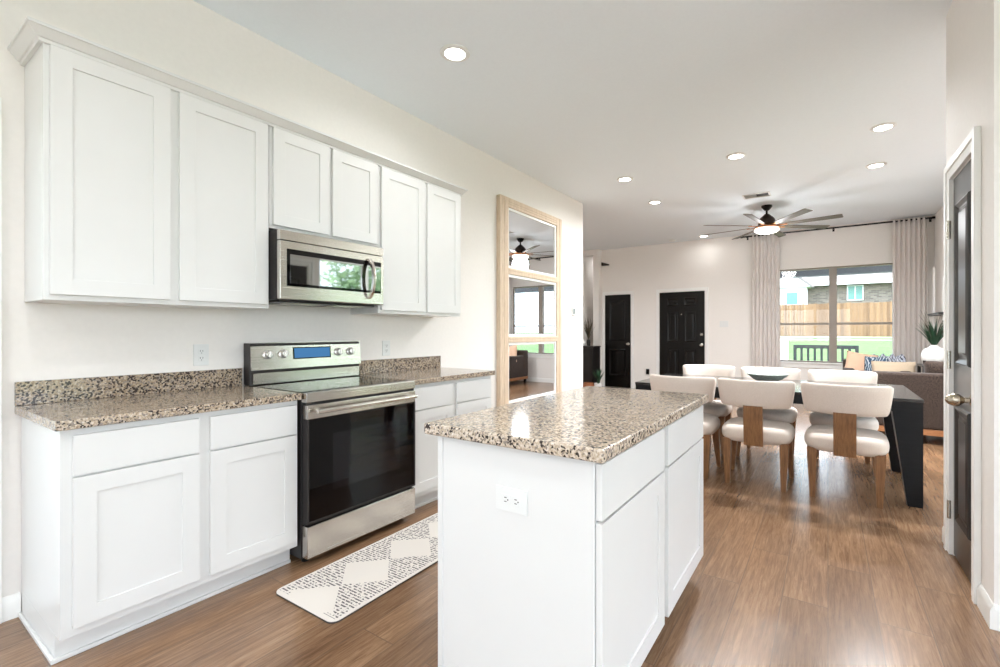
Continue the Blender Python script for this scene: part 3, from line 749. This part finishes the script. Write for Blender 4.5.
def make_chair():
    t = thing('dining_chair', '', 'chair', (0, 0, 0), 0, 'cream dining chairs')
    cushion(MB(), .262, .258, .350, .478, .055, 4, 0, .014).build('seat', M['cream'], t, local=True, ang=60)
    # curved back roll
    rings = []; N = 30; hw = .262
    for i in range(N + 1):
        u = -1 + 2 * i / N
        x = hw * u; y = -.300 + .13 * abs(u) ** 2.1
        e = max(0.0, 1 - (max(0, abs(u) - .86) / .14) ** 2.4) ** .5 if abs(u) > .86 else 1
        e = max(e, .35)
        d = Vector((1, .13 * 2.1 * abs(u) ** 1.1 * math.copysign(1, u) / hw, 0)).normalized(); nrm = Vector((-d.y, d.x, 0))
        hz = .110 * (.80 + .20 * e); th = .036 * e
        rings.append([tuple(Vector((x, y, .748 + q * hz)) + nrm * (p * th) + nrm * (-.018 * q)) for p, q in superellipse(1, 1, 24, 3.2)])
    MB().loft(rings).build('backrest', M['cream'], t, local=True, ang=60)
    # wooden splat at the rear
    m = MB(); pr_ = []
    for z, y in ((.345, -.262), (.40, -.270), (.50, -.283), (.60, -.296), (.66, -.300)): pr_.append([(-.068, y - .022, z), (.068, y - .022, z), (.068, y, z), (-.068, y, z)])
    m.loft(pr_); m.build('splat', M['chairwood'], t, local=True)
    for sx in (-1, 1):
        for (yt, yb, xt, xb, w) in ((-.19, -.195, .205, .200, .026), (.19, .225, .21, .232, .024)):
            f = lambda x, y, w, z: [(sx * x - w, y - w, z), (sx * x + w, y - w, z), (sx * x + w, y + w, z), (sx * x - w, y + w, z)]
            MB().loft([f(xb, yb, w * .68, 0), f(xt, yt, w * 1.15, .30), f(xt, yt, w * 1.2, .372)]).build('leg', M['chairwood'], t, local=True)
    return t
c0 = make_chair()
CH = [(-.488, 4.222, 0, 'cream upholstered dining chair, middle of the row facing away from the kitchen'),
      (.110, 4.232, -2, 'cream upholstered dining chair at the near right corner of the black table'),
      (-1.065, 4.235, 1, 'cream upholstered dining chair partly hidden behind the island corner'),
      (-1.12, 5.18, 180, 'cream dining chair across the table in front of the front door'),
      (-.515, 5.17, 178, 'cream dining chair across the table behind the grey bowl'),
      (.112, 5.13, 181, 'cream dining chair across the table with the sofa behind it')]
for i, (x, y, a, lab) in enumerate(CH):
    o = c0 if i == 0 else copy_tree(c0)
    o.location = (x, y, 0); o.rotation_euler.z = R(a); o['label'] = lab

tag(MB().lathe([(0, 0), (.06, 0), (.075, .006), (.12, .032), (.160, .062), (.180, .082), (.174, .084), (.154, .066), (.115, .038), (.07, .014), (0, .010)], (0, 0, 0), 40).build(
    'bowl', M['bowl'], None, loc=None), 'wide shallow grey bowl on the black dining table', 'bowl').location = (-.475, 4.80, .7605)

# ------------------------------------------------------------------ sofas, cushions, throw
def sofa(name, label, x0, x1, yb, dirn, hb, fabric_, arm_l=True, arm_r=True):
    """dirn +1: sits facing +y with the back at yb"""
    t = thing(name, label, 'sofa', ((x0 + x1) / 2, yb + dirn * .42, 0))
    def B(name, xa, xb, a, b, z0, z1, bev, mat): 
        ya, yc = sorted((yb + dirn * a, yb + dirn * b)); return MB().box(xa, xb, ya, yc, z0, z1, bev, 4).build(name, mat, t)
    B('backrest', x0, x1, 0, .20, .165, hb, .03, fabric_)
    B('base', x0, x1, .18, .88, .165, .34, .02, fabric_)
    n = 2 if x1 - x0 > .75 else 1; a0 = x0 + (.15 if arm_l else .01); a1 = x1 - (.15 if arm_r else .01)
    for i in range(n): B('seat_cushion', a0 + (a1 - a0) * i / n + .003, a0 + (a1 - a0) * (i + 1) / n - .003, .20, .90, .34, .46, .04, fabric_)
    if arm_l: B('arm', x0, x0 + .14, .19, .88, .30, hb - .12, .03, fabric_)
    if arm_r: B('arm', x1 - .14, x1, .19, .88, .30, hb - .12, .03, fabric_)
    B('plinth', x0 + .01, x1 - .01, .01, .86, .10, .165, .004, M['sofawood'])
    for xx in (x0 + .06, x1 - .06):
        for q in (.06, .80):
            y = yb + dirn * q; MB().box(xx - .025, xx + .025, y - .025, y + .025, 0, .10, .003).build('leg', M['blackwood'], t)
    return t
sofa('sofa', 'dark brown tweed sofa seen from behind, past the end of the black table', .17, 1.385, 6.55, 1, .775, M['sofa'])
sofa('sofa', 'dark brown tweed sofa below the window with cushions along it', .205, 1.0, 9.24, -1, .79, M['sofa'])

def pillow(name, label, loc, w, h, th, mat, rot, group='cushions on the window sofa'):
    m = MB(); N = 14; rows = []
    t1 = bmesh.new()
    def P(i, j, s):
        u = -1 + 2 * i / N; v = -1 + 2 * j / N
        f = max(0, (1 - u ** 4) * (1 - v ** 4)) ** .55
        px = 1 - .06 * (1 - v * v); 
        return Vector((u * w / 2 * (1 - .05 * (1 - abs(v))), s * th / 2 * f, v * h / 2 * (1 - .05 * (1 - abs(u)))))
    for s in (-1, 1):
        V = [[t1.verts.new(P(i, j, s)) for j in range(N + 1)] for i in range(N + 1)]
        for i in range(N):
            for j in range(N): t1.faces.new((V[i][j], V[i + 1][j], V[i + 1][j + 1], V[i][j + 1]))
    bmesh.ops.remove_doubles(t1, verts=t1.verts, dist=1e-5); bmesh.ops.recalc_face_normals(t1, faces=t1.faces)
    m._merge(t1)
    o = m.build(name, mat, None, ang=80); o.location = loc; o.rotation_euler = tuple(R(a) for a in rot); return tag(o, label, 'cushion', group)
pillow('cushion', 'peach and white cushion at the left end of the window sofa', (.42, 8.79, .70), .40, .42, .14, M['peach'], (-14, 10, 4))
pillow('cushion', 'blue printed cushion beside the peach one', (.60, 8.60, .675), .30, .38, .12, M['blue'], (-14, 0, -18))
pillow('cushion', 'long beige lumbar cushion lying in front of the printed throw', (.80, 8.50, .655), .52, .30, .14, M['beige'], (-16, 0, 0))

pillow('cushion', 'brown tweed back cushion standing up behind the near sofa back', (1.14, 6.87, .69), .46, .44, .16, M['sofa'], (10, 0, 0), 'loose cushions of the near sofa')

# printed throw draped over the window sofa's back
rings = []
for i in range(25):
    u = i / 24; x = .60 + .395 * u
    bump = .022 * math.sin(u * 23) + .016 * math.sin(u * 41 + 1)
    prof = [(8.99 + bump, .52), (8.985 + bump, .70), (9.00 + bump, .80), (9.05, .845 + bump), (9.12, .85 + bump), (9.20, .835 + bump), (9.262, .80), (9.275 , .70)]
    rings.append([(x, y, z) for y, z in prof])
m = MB(); m.loft(rings, closed=False); o = m.build('throw_blanket', M['throw'], None, loc=(.77, 9.1, .8), ang=80)
sm = o.modifiers.new('thick', 'SOLIDIFY'); sm.thickness = .012; sm.offset = 1
tag(o, 'white and grey printed throw draped over the back of the window sofa', 'blanket')

# ------------------------------------------------------------------ corner table with white vase and plant, tall shelf
t = thing('side_table', 'dark side table in the window corner carrying the white vase', 'table', (1.20, 7.92, 0))
MB().box(1.02, 1.385, 7.70, 8.14, .775, .80, .004).build('tabletop', M['console'], t)
for x in (1.04, 1.365):
    for y in (7.72, 8.12): MB().box(x - .018, x + .018, y - .018, y + .018, 0, .775, .002).build('leg', M['console'], t)
def plant_blades(n, h, spread, w, base=(0, 0, 0), droop=.35, seed=1, up=.0):
    rnd = random.Random(seed); m = MB()
    for i in range(n):
        a = 2 * PI * i / n * 1.0 + rnd.uniform(-.3, .3); L = h * rnd.uniform(.65, 1.05); sp = spread * rnd.uniform(.25, 1.0)
        p0 = Vector(base); pts = []
        for k in range(6):
            q = k / 5
            pts.append(p0 + Vector((math.cos(a) * sp * q ** 1.3, math.sin(a) * sp * q ** 1.3, L * (q - droop * q * q * sp / max(spread, 1e-6) * .4))))
        sd = Vector((-math.sin(a), math.cos(a), 0))
        for k in range(5):
            w0 = w * (1 - (k / 5) ** 2) * (.5 + .5 * min(1, k)); w1 = w * (1 - ((k + 1) / 5) ** 2)
            m.quad(pts[k] - sd * w0, pts[k] + sd * w0, pts[k + 1] + sd * w1, pts[k + 1] - sd * w1)
    return m
t = thing('vase', 'rounded white vase on the side table in the window corner', 'vase', (1.165, 7.90, .8005))
MB().lathe([(0, 0), (.07, 0), (.10, .015), (.128, .06), (.138, .11), (.128, .165), (.095, .21), (.055, .232), (.045, .245), (.052, .262), (.046, .262), (.038, .245), (.03, .2), (0, .19)], (1.165, 7.90, .8005), 36).build('body', M['ceram'], t)
pb = plant_blades(60, .44, .24, .012, (1.165, 7.90, 1.00), .3, 3)
pl = thing('potted_grass', 'spiky green grass plant growing from the white vase', 'plant', (1.165, 7.90, 1.0))
pb.build('leaves', M['leaf'], pl)
m = MB(); rnd = random.Random(5)
for i in range(22):
    a = rnd.uniform(0, 2 * PI); s_ = rnd.uniform(.12, .26); hh = rnd.uniform(.34, .56)
    m.tube([(1.165, 7.90, 1.02), (1.165 + s_ * .35 * math.cos(a), 7.90 + s_ * .35 * math.sin(a), 1.0 + hh * .6), (1.165 + s_ * math.cos(a), 7.90 + s_ * math.sin(a), 1.0 + hh)], [.004, .003, .0012], 5)
m.build('stems', M['leaf3'], pl)

t = thing('tall_shelf', 'slim white two-post shelf with a dark board against the right wall', 'shelf', (1.34, 8.75, 0))
MB().box(1.325, 1.352, 9.085, 9.112, 0, 2.20, .003).build('post', M['trim'], t)
MB().box(1.325, 1.352, 8.375, 8.402, 0, 1.99, .003).build('post', M['trim'], t)
MB().box(1.27, 1.405, 8.34, 9.15, 1.47, 1.505, .004).build('shelf_board', M['console'], t)
MB().box(1.29, 1.395, 8.415, 9.075, .30, .33, .004).build('shelf_board', M['console'], t)

# ------------------------------------------------------------------ curtains
t = thing('curtain_rod', 'long black curtain rod close to the ceiling above the window', 'curtain rod', (0, YF - .11, 3.02))
MB().tube([(-1.36, YF - .11, 3.02), (1.385, YF - .11, 3.02)], .013, 12).build('rod', M['blackmetal'], t)
for x in (-1.37, 1.385): MB().lathe([(0, -.02), (.02, -.015), (.022, 0), (.02, .015), (0, .02)], (x, YF - .11, 3.02), 14).build('finial', M['blackmetal'], t)
for x in (-1.28, .08, 1.36):
    MB().box(x - .008, x + .008, YF - .115, YF, 3.0, 3.012, .001).box(x - .015, x + .015, YF - .006, YF, 2.975, 3.04, .001).build('bracket', M['blackmetal'], t)
def curtain(label, x0, x1, waves, seed):
    rnd = random.Random(seed); t = thing('curtain', label, 'curtain', ((x0 + x1) / 2, YF - .11, 0), 0, 'linen curtains at the window')
    NX = waves * 12; NZ = 14; ph = [rnd.uniform(-.5, .5) for _ in range(waves + 2)]
    rings = []
    for j in range(NZ + 1):
        q = j / NZ; z = 3.035 - 3.01 * q; row = []
        for i in range(NX + 1):
            u = i / NX; w_ = u * waves; A = .026 + .02 * q
            wob = ph[int(w_)] * .45 * q
            y = YF - .115 - A * math.sin(2 * PI * w_ + wob) + .008 * math.sin(7 * u + 3 * q)
            x = x0 + (x1 - x0) * (u + .016 * math.sin(2 * PI * w_ * 2 + 1) * q) + .02 * (u - .5) * q
            row.append((x, min(y, YF - .03), z))
        rings.append(row)
    o = MB().loft(rings, closed=False).build('cloth', M['curtain'], t, ang=80)
    s_ = o.modifiers.new('thick', 'SOLIDIFY'); s_.thickness = .004
    m = MB()
    for k in range(waves):
        x = x0 + (x1 - x0) * (k + .5) / waves
        m2 = MB(); m2.tube([(x, YF - .11 + .019 * math.cos(a), 3.02 + .019 * math.sin(a)) for a in [2 * PI * i / 16 for i in range(17)]], .003, 6); m2.build('ring', M['blackmetal'], t)
curtain('pleated linen curtain hanging at the left side of the window', -1.185, -.735, 7, 2)
curtain('pleated linen curtain hanging at the right side of the window, near the corner', .885, 1.315, 7, 9)

# ------------------------------------------------------------------ ceiling fan
FXc, FYc = -.75, 7.49
t = thing('ceiling_fan', 'bronze ceiling fan with eight slim blades and a round lamp', 'fan', (FXc, FYc, H))
def L(prof): return MB().lathe([(r, z) for r, z in prof], (FXc, FYc, 0), 32)
L([(0, H - .0005), (.072, H - .0005), (.072, H - .02), (.045, H - .055), (.03, H - .07), (0, H - .07)]).build('canopy', M['blackmetal'], t)
L([(0, H - .06), (.014, H - .06), (.014, 2.92), (0, 2.92)]).build('downrod', M['blackmetal'], t)
L([(0, 2.95), (.03, 2.95), (.05, 2.93), (.095, 2.89), (.115, 2.85), (.115, 2.80), (.09, 2.775), (0, 2.775)]).build('motor_housing', M['bronze'], t)
L([(0, 2.745), (.10, 2.745), (.15, 2.735), (.165, 2.715), (.14, 2.69), (.08, 2.672), (0, 2.668)]).build('lamp_lens', M['fanlamp'], t)
L([(0, 2.78), (.13, 2.78), (.17, 2.76), (.172, 2.74), (0, 2.74)]).build('lamp_ring', M['fanarm'], t)
for kk in range(8):
    a = R(kk * 45 + 36.5); rot = Matrix.Translation((FXc, FYc, 2.775)) @ Matrix.Rotation(a, 4, 'Z') @ Matrix.Rotation(R(-11), 4, 'X')
    m = MB()
    f = lambda x, w, z: [(x, -w, z - .004), (x, w, z - .004), (x, w, z + .004), (x, -w, z + .004)]
    m.loft([f(.24, .036, 0), f(.27, .042, 0), f(.60, .050, 0), f(.90, .056, 0), f(.925, .052, 0)], mtx=rot)
    bl = m.build('blade', M['bladewood'], t)
    m = MB(); m.box(.08, .27, -.018, .018, -.012, -.002, .003, mtx=rot); m.build('blade_iron', M['fanarm'], t)
ld = bpy.data.lights.new('fan_lamp', 'POINT'); ld.shadow_soft_size = .16; ld.energy = FAN_W; ld.color = LAMP_C
lo = bpy.data.objects.new('fan_lamp', ld); COL.objects.link(lo); lo.parent = t; lo.location = (0, 0, 2.56 - H)

# ------------------------------------------------------------------ recessed lamps
def downlight(label, x, y, group='recessed ceiling lamps', w=1.0):
    t = thing('recessed_light', label, 'ceiling light', (x, y, H), 0, group)
    MB().lathe([(.066, -.0005), (.098, -.0005), (.098, -.004), (.088, -.010), (.070, -.012), (.066, -.008), (.066, -.0005)], (x, y, H), 36).build('trim_ring', M['plastic'], t)
    MB().lathe([(0, -.001), (.067, -.001), (.067, -.0065), (0, -.0075)], (x, y, H), 32).build('lens', M['lamp'], t)
    d = bpy.data.lights.new('recessed_lamp', 'AREA'); d.shape = 'DISK'; d.size = .13; d.energy = LAMP_W * w; d.color = LAMP_C; d.spread = R(160)
    o = bpy.data.objects.new('recessed_lamp', d); COL.objects.link(o); o.parent = t; o.location = (0, 0, -.014)
    return t
for x, y, w_, lab in ((-2.064, 2.264, .30, 'round recessed ceiling light above the stove, apart from the others'),
                  (-2.051, 5.25, .48, 'recessed ceiling light past the end of the mirror'),
                  (-2.058, 6.414, 1.0, 'second recessed light past the mirror, one step nearer the front door'),
                  (-1.999, 9.20, .05, 'recessed ceiling light before the front door, left of the fan'),
                  (-.808, 5.19, 2.0, 'recessed ceiling light over the middle of the dining table'),
                  (.415, 5.18, 2.0, 'recessed ceiling light over the right end of the dining table'),
                  (.444, 6.32, 1.8, 'recessed ceiling light over the near sofa back')): downlight(lab, x, y, w=w_)
for x, y, w_, lab in ((-.8, .3, .5, 'unseen recessed light added in the kitchen behind the island'), (-1.7, -.9, .4, 'unseen recessed light added by the left patio window'),
                  (-.8, -1.9, .5, 'unseen recessed light added before the back window'), (-4.5, 10.25, .05, 'unseen recessed light added to brighten the hall recess'), (-4.6, 7.4, .6, 'unseen recessed light added in the hall behind the kitchen wall')): downlight(lab, x, y, w=w_)  # unseen downlights, added to raise the brightness of kitchen and hall

PX, PY, PZ = 1.75, -.75, 2.15  # unseen pendant, added to lift the ceiling and kitchen evenly
t = thing('added_pendant', 'unseen opal globe pendant added over the breakfast nook to brighten the rooms', 'added pendant light', (PX, PY, H))
MB().lathe([(0, H - .0005), (.06, H - .0005), (.06, H - .018), (.02, H - .03), (0, H - .03)], (PX, PY, 0), 24).build('canopy', M['nickel'], t)
MB().tube([(PX, PY, H - .025), (PX, PY, PZ + .17)], .004, 8).build('cord', M['blackmetal'], t)
MB().lathe([(0, .19), (.035, .19), (.04, .135), (0, .135)], (PX, PY, PZ), 20).build('socket_cap', M['nickel'], t)
MB().lathe([(.16 * math.sin(PI * i / 16) + (.0 if 0 < i < 16 else 0), .16 * math.cos(PI * i / 16)) for i in range(17)], (PX, PY, PZ), 32).build('globe', M['globe'], t)
ld = bpy.data.lights.new('added_pendant_fill', 'POINT'); ld.shadow_soft_size = .17; ld.energy = FILL_PENDANT_W; ld.color = LAMP_C
lo = bpy.data.objects.new('added_pendant_fill', ld); COL.objects.link(lo); lo.parent = t; lo.location = (0, 0, PZ - H)
t = thing('ceiling_vent', 'white ceiling air vent between the lights and the fan', 'vent', (-.806, 6.84, H))
m = MB(); x0, x1, y0, y1 = -.975, -.640, 6.735, 6.945
m.box(x0, x1, y0, y0 + .025, H - .008, H - .0005, .002).box(x0, x1, y1 - .025, y1, H - .008, H - .0005, .002).box(x0, x0 + .025, y0 + .025, y1 - .025, H - .008, H - .0005, .002).box(x1 - .025, x1, y0 + .025, y1 - .025, H - .008, H - .0005, .002)
m.build('frame', M['vent'], t)
MB().box(x0 + .025, x1 - .025, y0 + .025, y1 - .025, H - .003, H - .0005).build('backing', M['vent_shade'], t)  # dark backing colour stands in for the shade between the slats
for i in range(7):
    y = y0 + .038 + i * .0225
    MB().box(x0 + .025, (x0 + x1) / 2 + (0 if i < 5 else .15), -.0115, .0115, -.001, .001, 0, mtx=Matrix.Translation((0, y, H - .009)) @ Matrix.Rotation(R(35), 4, 'X')).build('slat', M['vent'], t)
tag(MB().lathe([(0, 0), (.065, 0), (.065, -.012), (.055, -.03), (.03, -.036), (0, -.036)], (0, 0, 0), 28).build('smoke_detector', M['plastic'], None), 'round white smoke detector on the ceiling before the front door wall', 'smoke detector').location = (-2.62, 9.25, H - .0005)

# ------------------------------------------------------------------ hall corner: sideboard, plants, basket
t = thing('sideboard', 'black sideboard at the hall corner beyond the kitchen wall', 'cabinet', (-4.45, 9.05, 0))
MB().box(-4.80, -4.185, 8.88, 9.25, .10, .90, .004).build('body', M['console'], t)
MB().box(-4.81, -4.175, 8.87, 9.26, .90, .925, .004).build('top', M['console'], t)
for a, b in ((-4.79, -4.497), (-4.489, -4.195)): MB().box(a, b, 8.865, 8.882, .12, .88, .003).build('door', M['console'], t)
for x in (-4.77, -4.215):
    for y in (8.91, 9.22): MB().box(x - .02, x + .02, y - .02, y + .02, 0, .10, .002).build('leg', M['blackmetal'], t)
tag(MB().lathe([(0, 0), (.04, 0), (.07, .03), (.078, .07), (.06, .12), (.03, .14), (.028, .15), (.02, .15), (.02, .13), (0, .12)], (0, 0, 0), 28).build('vase', M['ceram'], None), 'small round white vase on the black sideboard', 'vase').location = (-4.50, 9.0, .9255)
t = thing('dried_plant', 'tall dark dried plant in a narrow pot on the black sideboard', 'plant', (-4.375, 9.06, .9255))
MB().lathe([(0, 0), (.035, 0), (.045, .08), (.03, .14), (.025, .14), (.0, .12)], (-4.375, 9.06, .9255), 20).build('pot', M['console'], t)
plant_blades(44, .54, .20, .013, (-4.375, 9.06, 1.04), .2, 8).build('leaves', M['leaf3'], t)
t = thing('potted_plant', 'leafy dark plant in a white pot on the floor beside the sideboard', 'plant', (-3.99, 8.72, 0))
MB().lathe([(0, 0), (.06, 0), (.075, .05), (.085, .17), (.078, .17), (.07, .14), (0, .14)], (-3.99, 8.72, 0), 24).build('pot', M['ceram'], t)
m = plant_blades(30, .40, .19, .024, (-3.99, 8.72, .14), .8, 12); m.build('leaves', M['leaf'], t)
tag(MB().lathe([(0, 0), (.10, 0), (.13, .05), (.125, .12), (.10, .17), (.09, .17), (.11, .11), (.11, .05), (0, .02)], (0, 0, 0), 28).build('basket', M['basket'], None), 'round brown basket on the floor before the black sideboard', 'basket').location = (-4.20, 8.70, .0005)

tag(MB().loft([[(-4.275, YF, 2.715), (-4.275, YF, 2.80), (-4.10, YF, 2.745), (-4.10, YF, 2.715)], [(-4.275, YF - .04, 2.72), (-4.275, YF - .04, 2.79), (-4.10, YF - .02, 2.742), (-4.10, YF - .02, 2.72)]]).build('wall_bracket', M['bronze'], None, loc=(-4.19, YF, 2.75)), 'small brown wedge-shaped bracket high on the wall above the closet door', 'bracket')

# ------------------------------------------------------------------ outside
GX0, GX1 = -45, 45
m = MB()
pts = [(-60, -.15), (9.8, -.15), (14, -.12), (24, .75), (26.2, .93), (29, .95), (60, 1.1)]
def zg(y):
    for (a, za), (b, zb) in zip(pts, pts[1:]):
        if a <= y <= b: return za + (zb - za) * (y - a) / (b - a)
for (a, za), (b, zb) in zip(pts, pts[1:]): m.quad((GX0, a, za), (GX1, a, za), (GX1, b, zb), (GX0, b, zb))
structure(m.build('ground', M['grass']))
structure(MB().quad((-40, 25.2, zg(25.2) + .012), (40, 25.2, zg(25.2) + .012), (40, 28.6, zg(28.6) + .012), (-40, 28.6, zg(28.6) + .012)).build('street', M['conc']))
m = MB(); m.box(-8, 4, YF + T, 12.6, -.2, -.06)
# concrete drive left of the lawn
m.quad((-9, 12.6, zg(12.6) + .02), (-.9, 12.6, zg(12.6) + .02), (-.9, 14, zg(14) + .02), (-9, 14, zg(14) + .02))
m.quad((-9, 14, zg(14) + .02), (-.9, 14, zg(14) + .02), (-1.6, 25.4, zg(25.4) + .03), (-9, 25.4, zg(25.4) + .03))
m.box(-9, WL - T, -12, 6, -.14, -.06); m.box(WL - T, 9, -12, YB - T, -.14, -.06); m.box(3.4 + T, 9, YB - T, 3.2, -.14, -.06); m.box(WR + T, 4.0, 3.2, 7.5, -.14, -.06)  # unseen slabs, added over the grass to keep bounced light neutral
structure(m.build('path', M['conc']))
structure(MB().box(-7, 4.6, 12.2, 12.45, 2.50, 2.95).box(-7, 4.6, 11.19, 12.45, 2.95, 3.05).build('porch_roof', M['soffit']))

t = thing('garden_bench', 'dark slatted bench standing outside under the window', 'bench', (-.05, 11.0, -.06))
BX0, BX1 = -.575, .475
for x in (BX0, BX1): MB().box(x - .03, x + .03, 10.97, 11.03, -.06, .965, .004).box(x - .025, x + .025, 11.42, 11.48, -.06, .58, .004).box(x - .025, x + .025, 11.03, 11.48, .55, .585, .004).build('side_frame', M['bench'], t)
MB().box(BX0, BX1, 10.985, 11.015, .89, .965, .004).box(BX0, BX1, 10.985, 11.015, .42, .47, .004).build('back_rail', M['bench'], t)
for i in range(8):
    x = BX0 + (BX1 - BX0) * (i + 1) / 9; MB().box(x - .022, x + .022, 10.99, 11.01, .47, .89, .002).build('back_slat', M['bench'], t)
MB().box(BX0, BX1, 11.03, 11.12, .36, .385, .003).box(BX0, BX1, 11.14, 11.23, .36, .385, .003).box(BX0, BX1, 11.25, 11.34, .36, .385, .003).box(BX0, BX1, 11.36, 11.45, .36, .385, .003).build('seat', M['bench'], t)

t = thing('fence', 'tall cedar board fence across the street', 'fence', (0, 29.6, .95))
m = MB()
for i in range(170):
    x = -13 + i * .142; m.box(x, x + .136, 29.58, 29.60, .98, 2.76 + random.uniform(-.02, .02))
m.build('boards', M['fence'], t)
for z in (1.25, 2.45): MB().box(-13, 11.1, 29.60, 29.65, z, z + .09).build('rail', M['fencep'], t)
for x in range(-13, 12, 3): MB().box(x - .06, x + .06, 29.65, 29.77, .9, 2.75).build('post', M['fencep'], t)

t = thing('house', 'single storey brick house with a pale roof behind the cedar fence', 'house', (6, 41, 1))
MB().box(-1.2, 16, 38.0, 46, .98, 4.55).build('wall', M['brick'], t)
m = MB(); m.loft([[(-1.8, 37.3, 4.45), (16.6, 37.3, 4.45), (16.6, 46.7, 4.45), (-1.8, 46.7, 4.45)], [(-1.8, 37.3, 4.60), (16.6, 37.3, 4.60), (16.6, 46.7, 4.60), (-1.8, 46.7, 4.60)], [(-1.8, 41.9, 6.55), (16.6, 41.9, 6.55), (16.6, 42.1, 6.55), (-1.8, 42.1, 6.55)]])
m.build('roof', M['roofsh'], t)
MB().box(-1.9, 16.7, 37.22, 37.30, 4.40, 4.62).build('fascia', M['siding'], t)
wf = MB(); frame_rect_y(wf, 37.92, 38.0, 1.08, 2.0, 3.35, 4.38, .07, 0); wf.box(1.51, 1.58, 37.92, 38.0, 3.42, 4.31); wf = wf.build('window', M['siding'], t)
MB().box(1.15, 1.93, 37.95, 37.99, 3.42, 4.31).build('pane', M['hglass'], wf)
# gabled wing to the left
MB().box(-3.6, -1.2, 36.6, 44, .98, 4.35).build('gable_wall', M['siding'], t)
MB().prism([(-3.95, 4.30), (-.85, 4.30), (-2.4, 5.55)], 'y', 36.3, 44).build('gable_roof', M['siding'], t)
m = MB(); m.prism([(-4.05, 4.26), (-3.9, 4.22), (-2.4, 5.48), (-.9, 4.22), (-.75, 4.26), (-2.4, 5.68)], 'y', 36.2, 44); m.build('gable_shingles', M['roofsh'], t)
wf = MB(); frame_rect_y(wf, 36.53, 36.6, -2.5, -1.7, 3.05, 4.0, .07, 0); wf = wf.build('window', M['siding'], t)
MB().box(-2.43, -1.77, 36.56, 36.59, 3.12, 3.93).build('pane', M['hglass'], wf)
t = thing('house', 'pale blue-grey house far left beyond the gabled wing', 'house', (-8.0, 42, 1))
MB().box(-12.5, -4.6, 41, 47, .98, 4.0).build('wall', pmat('bluegrey_siding', (150, 164, 184), .7), t)
MB().prism([(40.4, 3.95), (47.6, 3.95), (44, 5.4)], 'x', -13, -4.2).build('roof', M['roofsh'], t)
wf = MB(); frame_rect_y(wf, 40.92, 41, -6.0, -5.0, 2.6, 3.7, .07, 0); wf = wf.build('window', M['siding'], t)
MB().box(-5.93, -5.07, 40.95, 40.99, 2.67, 3.63).build('pane', M['hglass'], wf)

def tree(label, x, y, z, h, rad, seed, mat, group, n=1800, leaf=.14, trunk=.16):
    rnd = random.Random(seed); t = thing('tree', label, 'tree', (x, y, z), 0, group)
    m = MB(); m.tube([(x, y, z - .1), (x + .05, y, z + h * .3), (x - .05, y + .05, z + h * .62)], [trunk, trunk * .8, trunk * .35], 10)
    for k in range(5):
        a = k * 1.26; m.tube([(x, y, z + h * .3), (x + rad * .5 * math.cos(a), y + rad * .5 * math.sin(a), z + h * .62)], [trunk * .45, trunk * .15], 6)
    m.build('trunk', M['bark'], t)
    m = MB(); blobs = [(rnd.gauss(0, .38), rnd.gauss(0, .38), rnd.uniform(-.55, .75), rnd.uniform(.35, .6)) for _ in range(14)]
    for i in range(n):
        bx, by, bz, br = rnd.choice(blobs); d = Vector((rnd.gauss(0, 1), rnd.gauss(0, 1), rnd.gauss(0, 1))).normalized() * br * rnd.uniform(.6, 1)
        c = Vector((x + (bx + d.x) * rad, y + (by + d.y) * rad, z + h * .6 + (bz + d.z) * h * .36))
        a = Vector((rnd.gauss(0, 1), rnd.gauss(0, 1), rnd.gauss(0, 1))).normalized(); b = a.orthogonal().normalized(); s_ = leaf * rnd.uniform(.6, 1.3)
        m.quad(c - a * s_, c - b * s_ * .5, c + a * s_, c + b * s_ * .5)
    m.build('crown', mat, t, ang=1)
for i, (x, y, h, r_) in enumerate(((-13, 55, 10, 3.6), (-3, 57, 9.5, 3.4), (6, 56, 10.5, 3.8), (15, 55, 9, 3.4))):
    tree(['leafy tree behind the far left house', 'leafy tree behind the gabled wing', 'leafy tree rising behind the brick house roof', 'leafy tree behind the right end of the brick house'][i], x, y, 1.0, h, r_, 20 + i, M['leaf2'], 'trees behind the houses', 1500, .42, .3)
for i, (x, y, h, r_) in enumerate(((8.4, 7.0, 4.6, 1.5), (9.4, 10.9, 5.0, 1.6), (11.2, 15.6, 5.8, 1.8), (14.5, 10.6, 5.6, 1.8), (13.6, 5.4, 5.2, 1.7))):
    tree(['green tree outside the patio door, nearest the glass', 'green tree outside the patio door, behind the nearest one', 'green tree at the far end of the side garden', 'tall green tree standing back from the patio door', 'tallest green tree in the side garden'][i], x, y, -.15, h, r_, 40 + i, M['leaf2'], 'trees in the side garden', 2600, .13, .12)
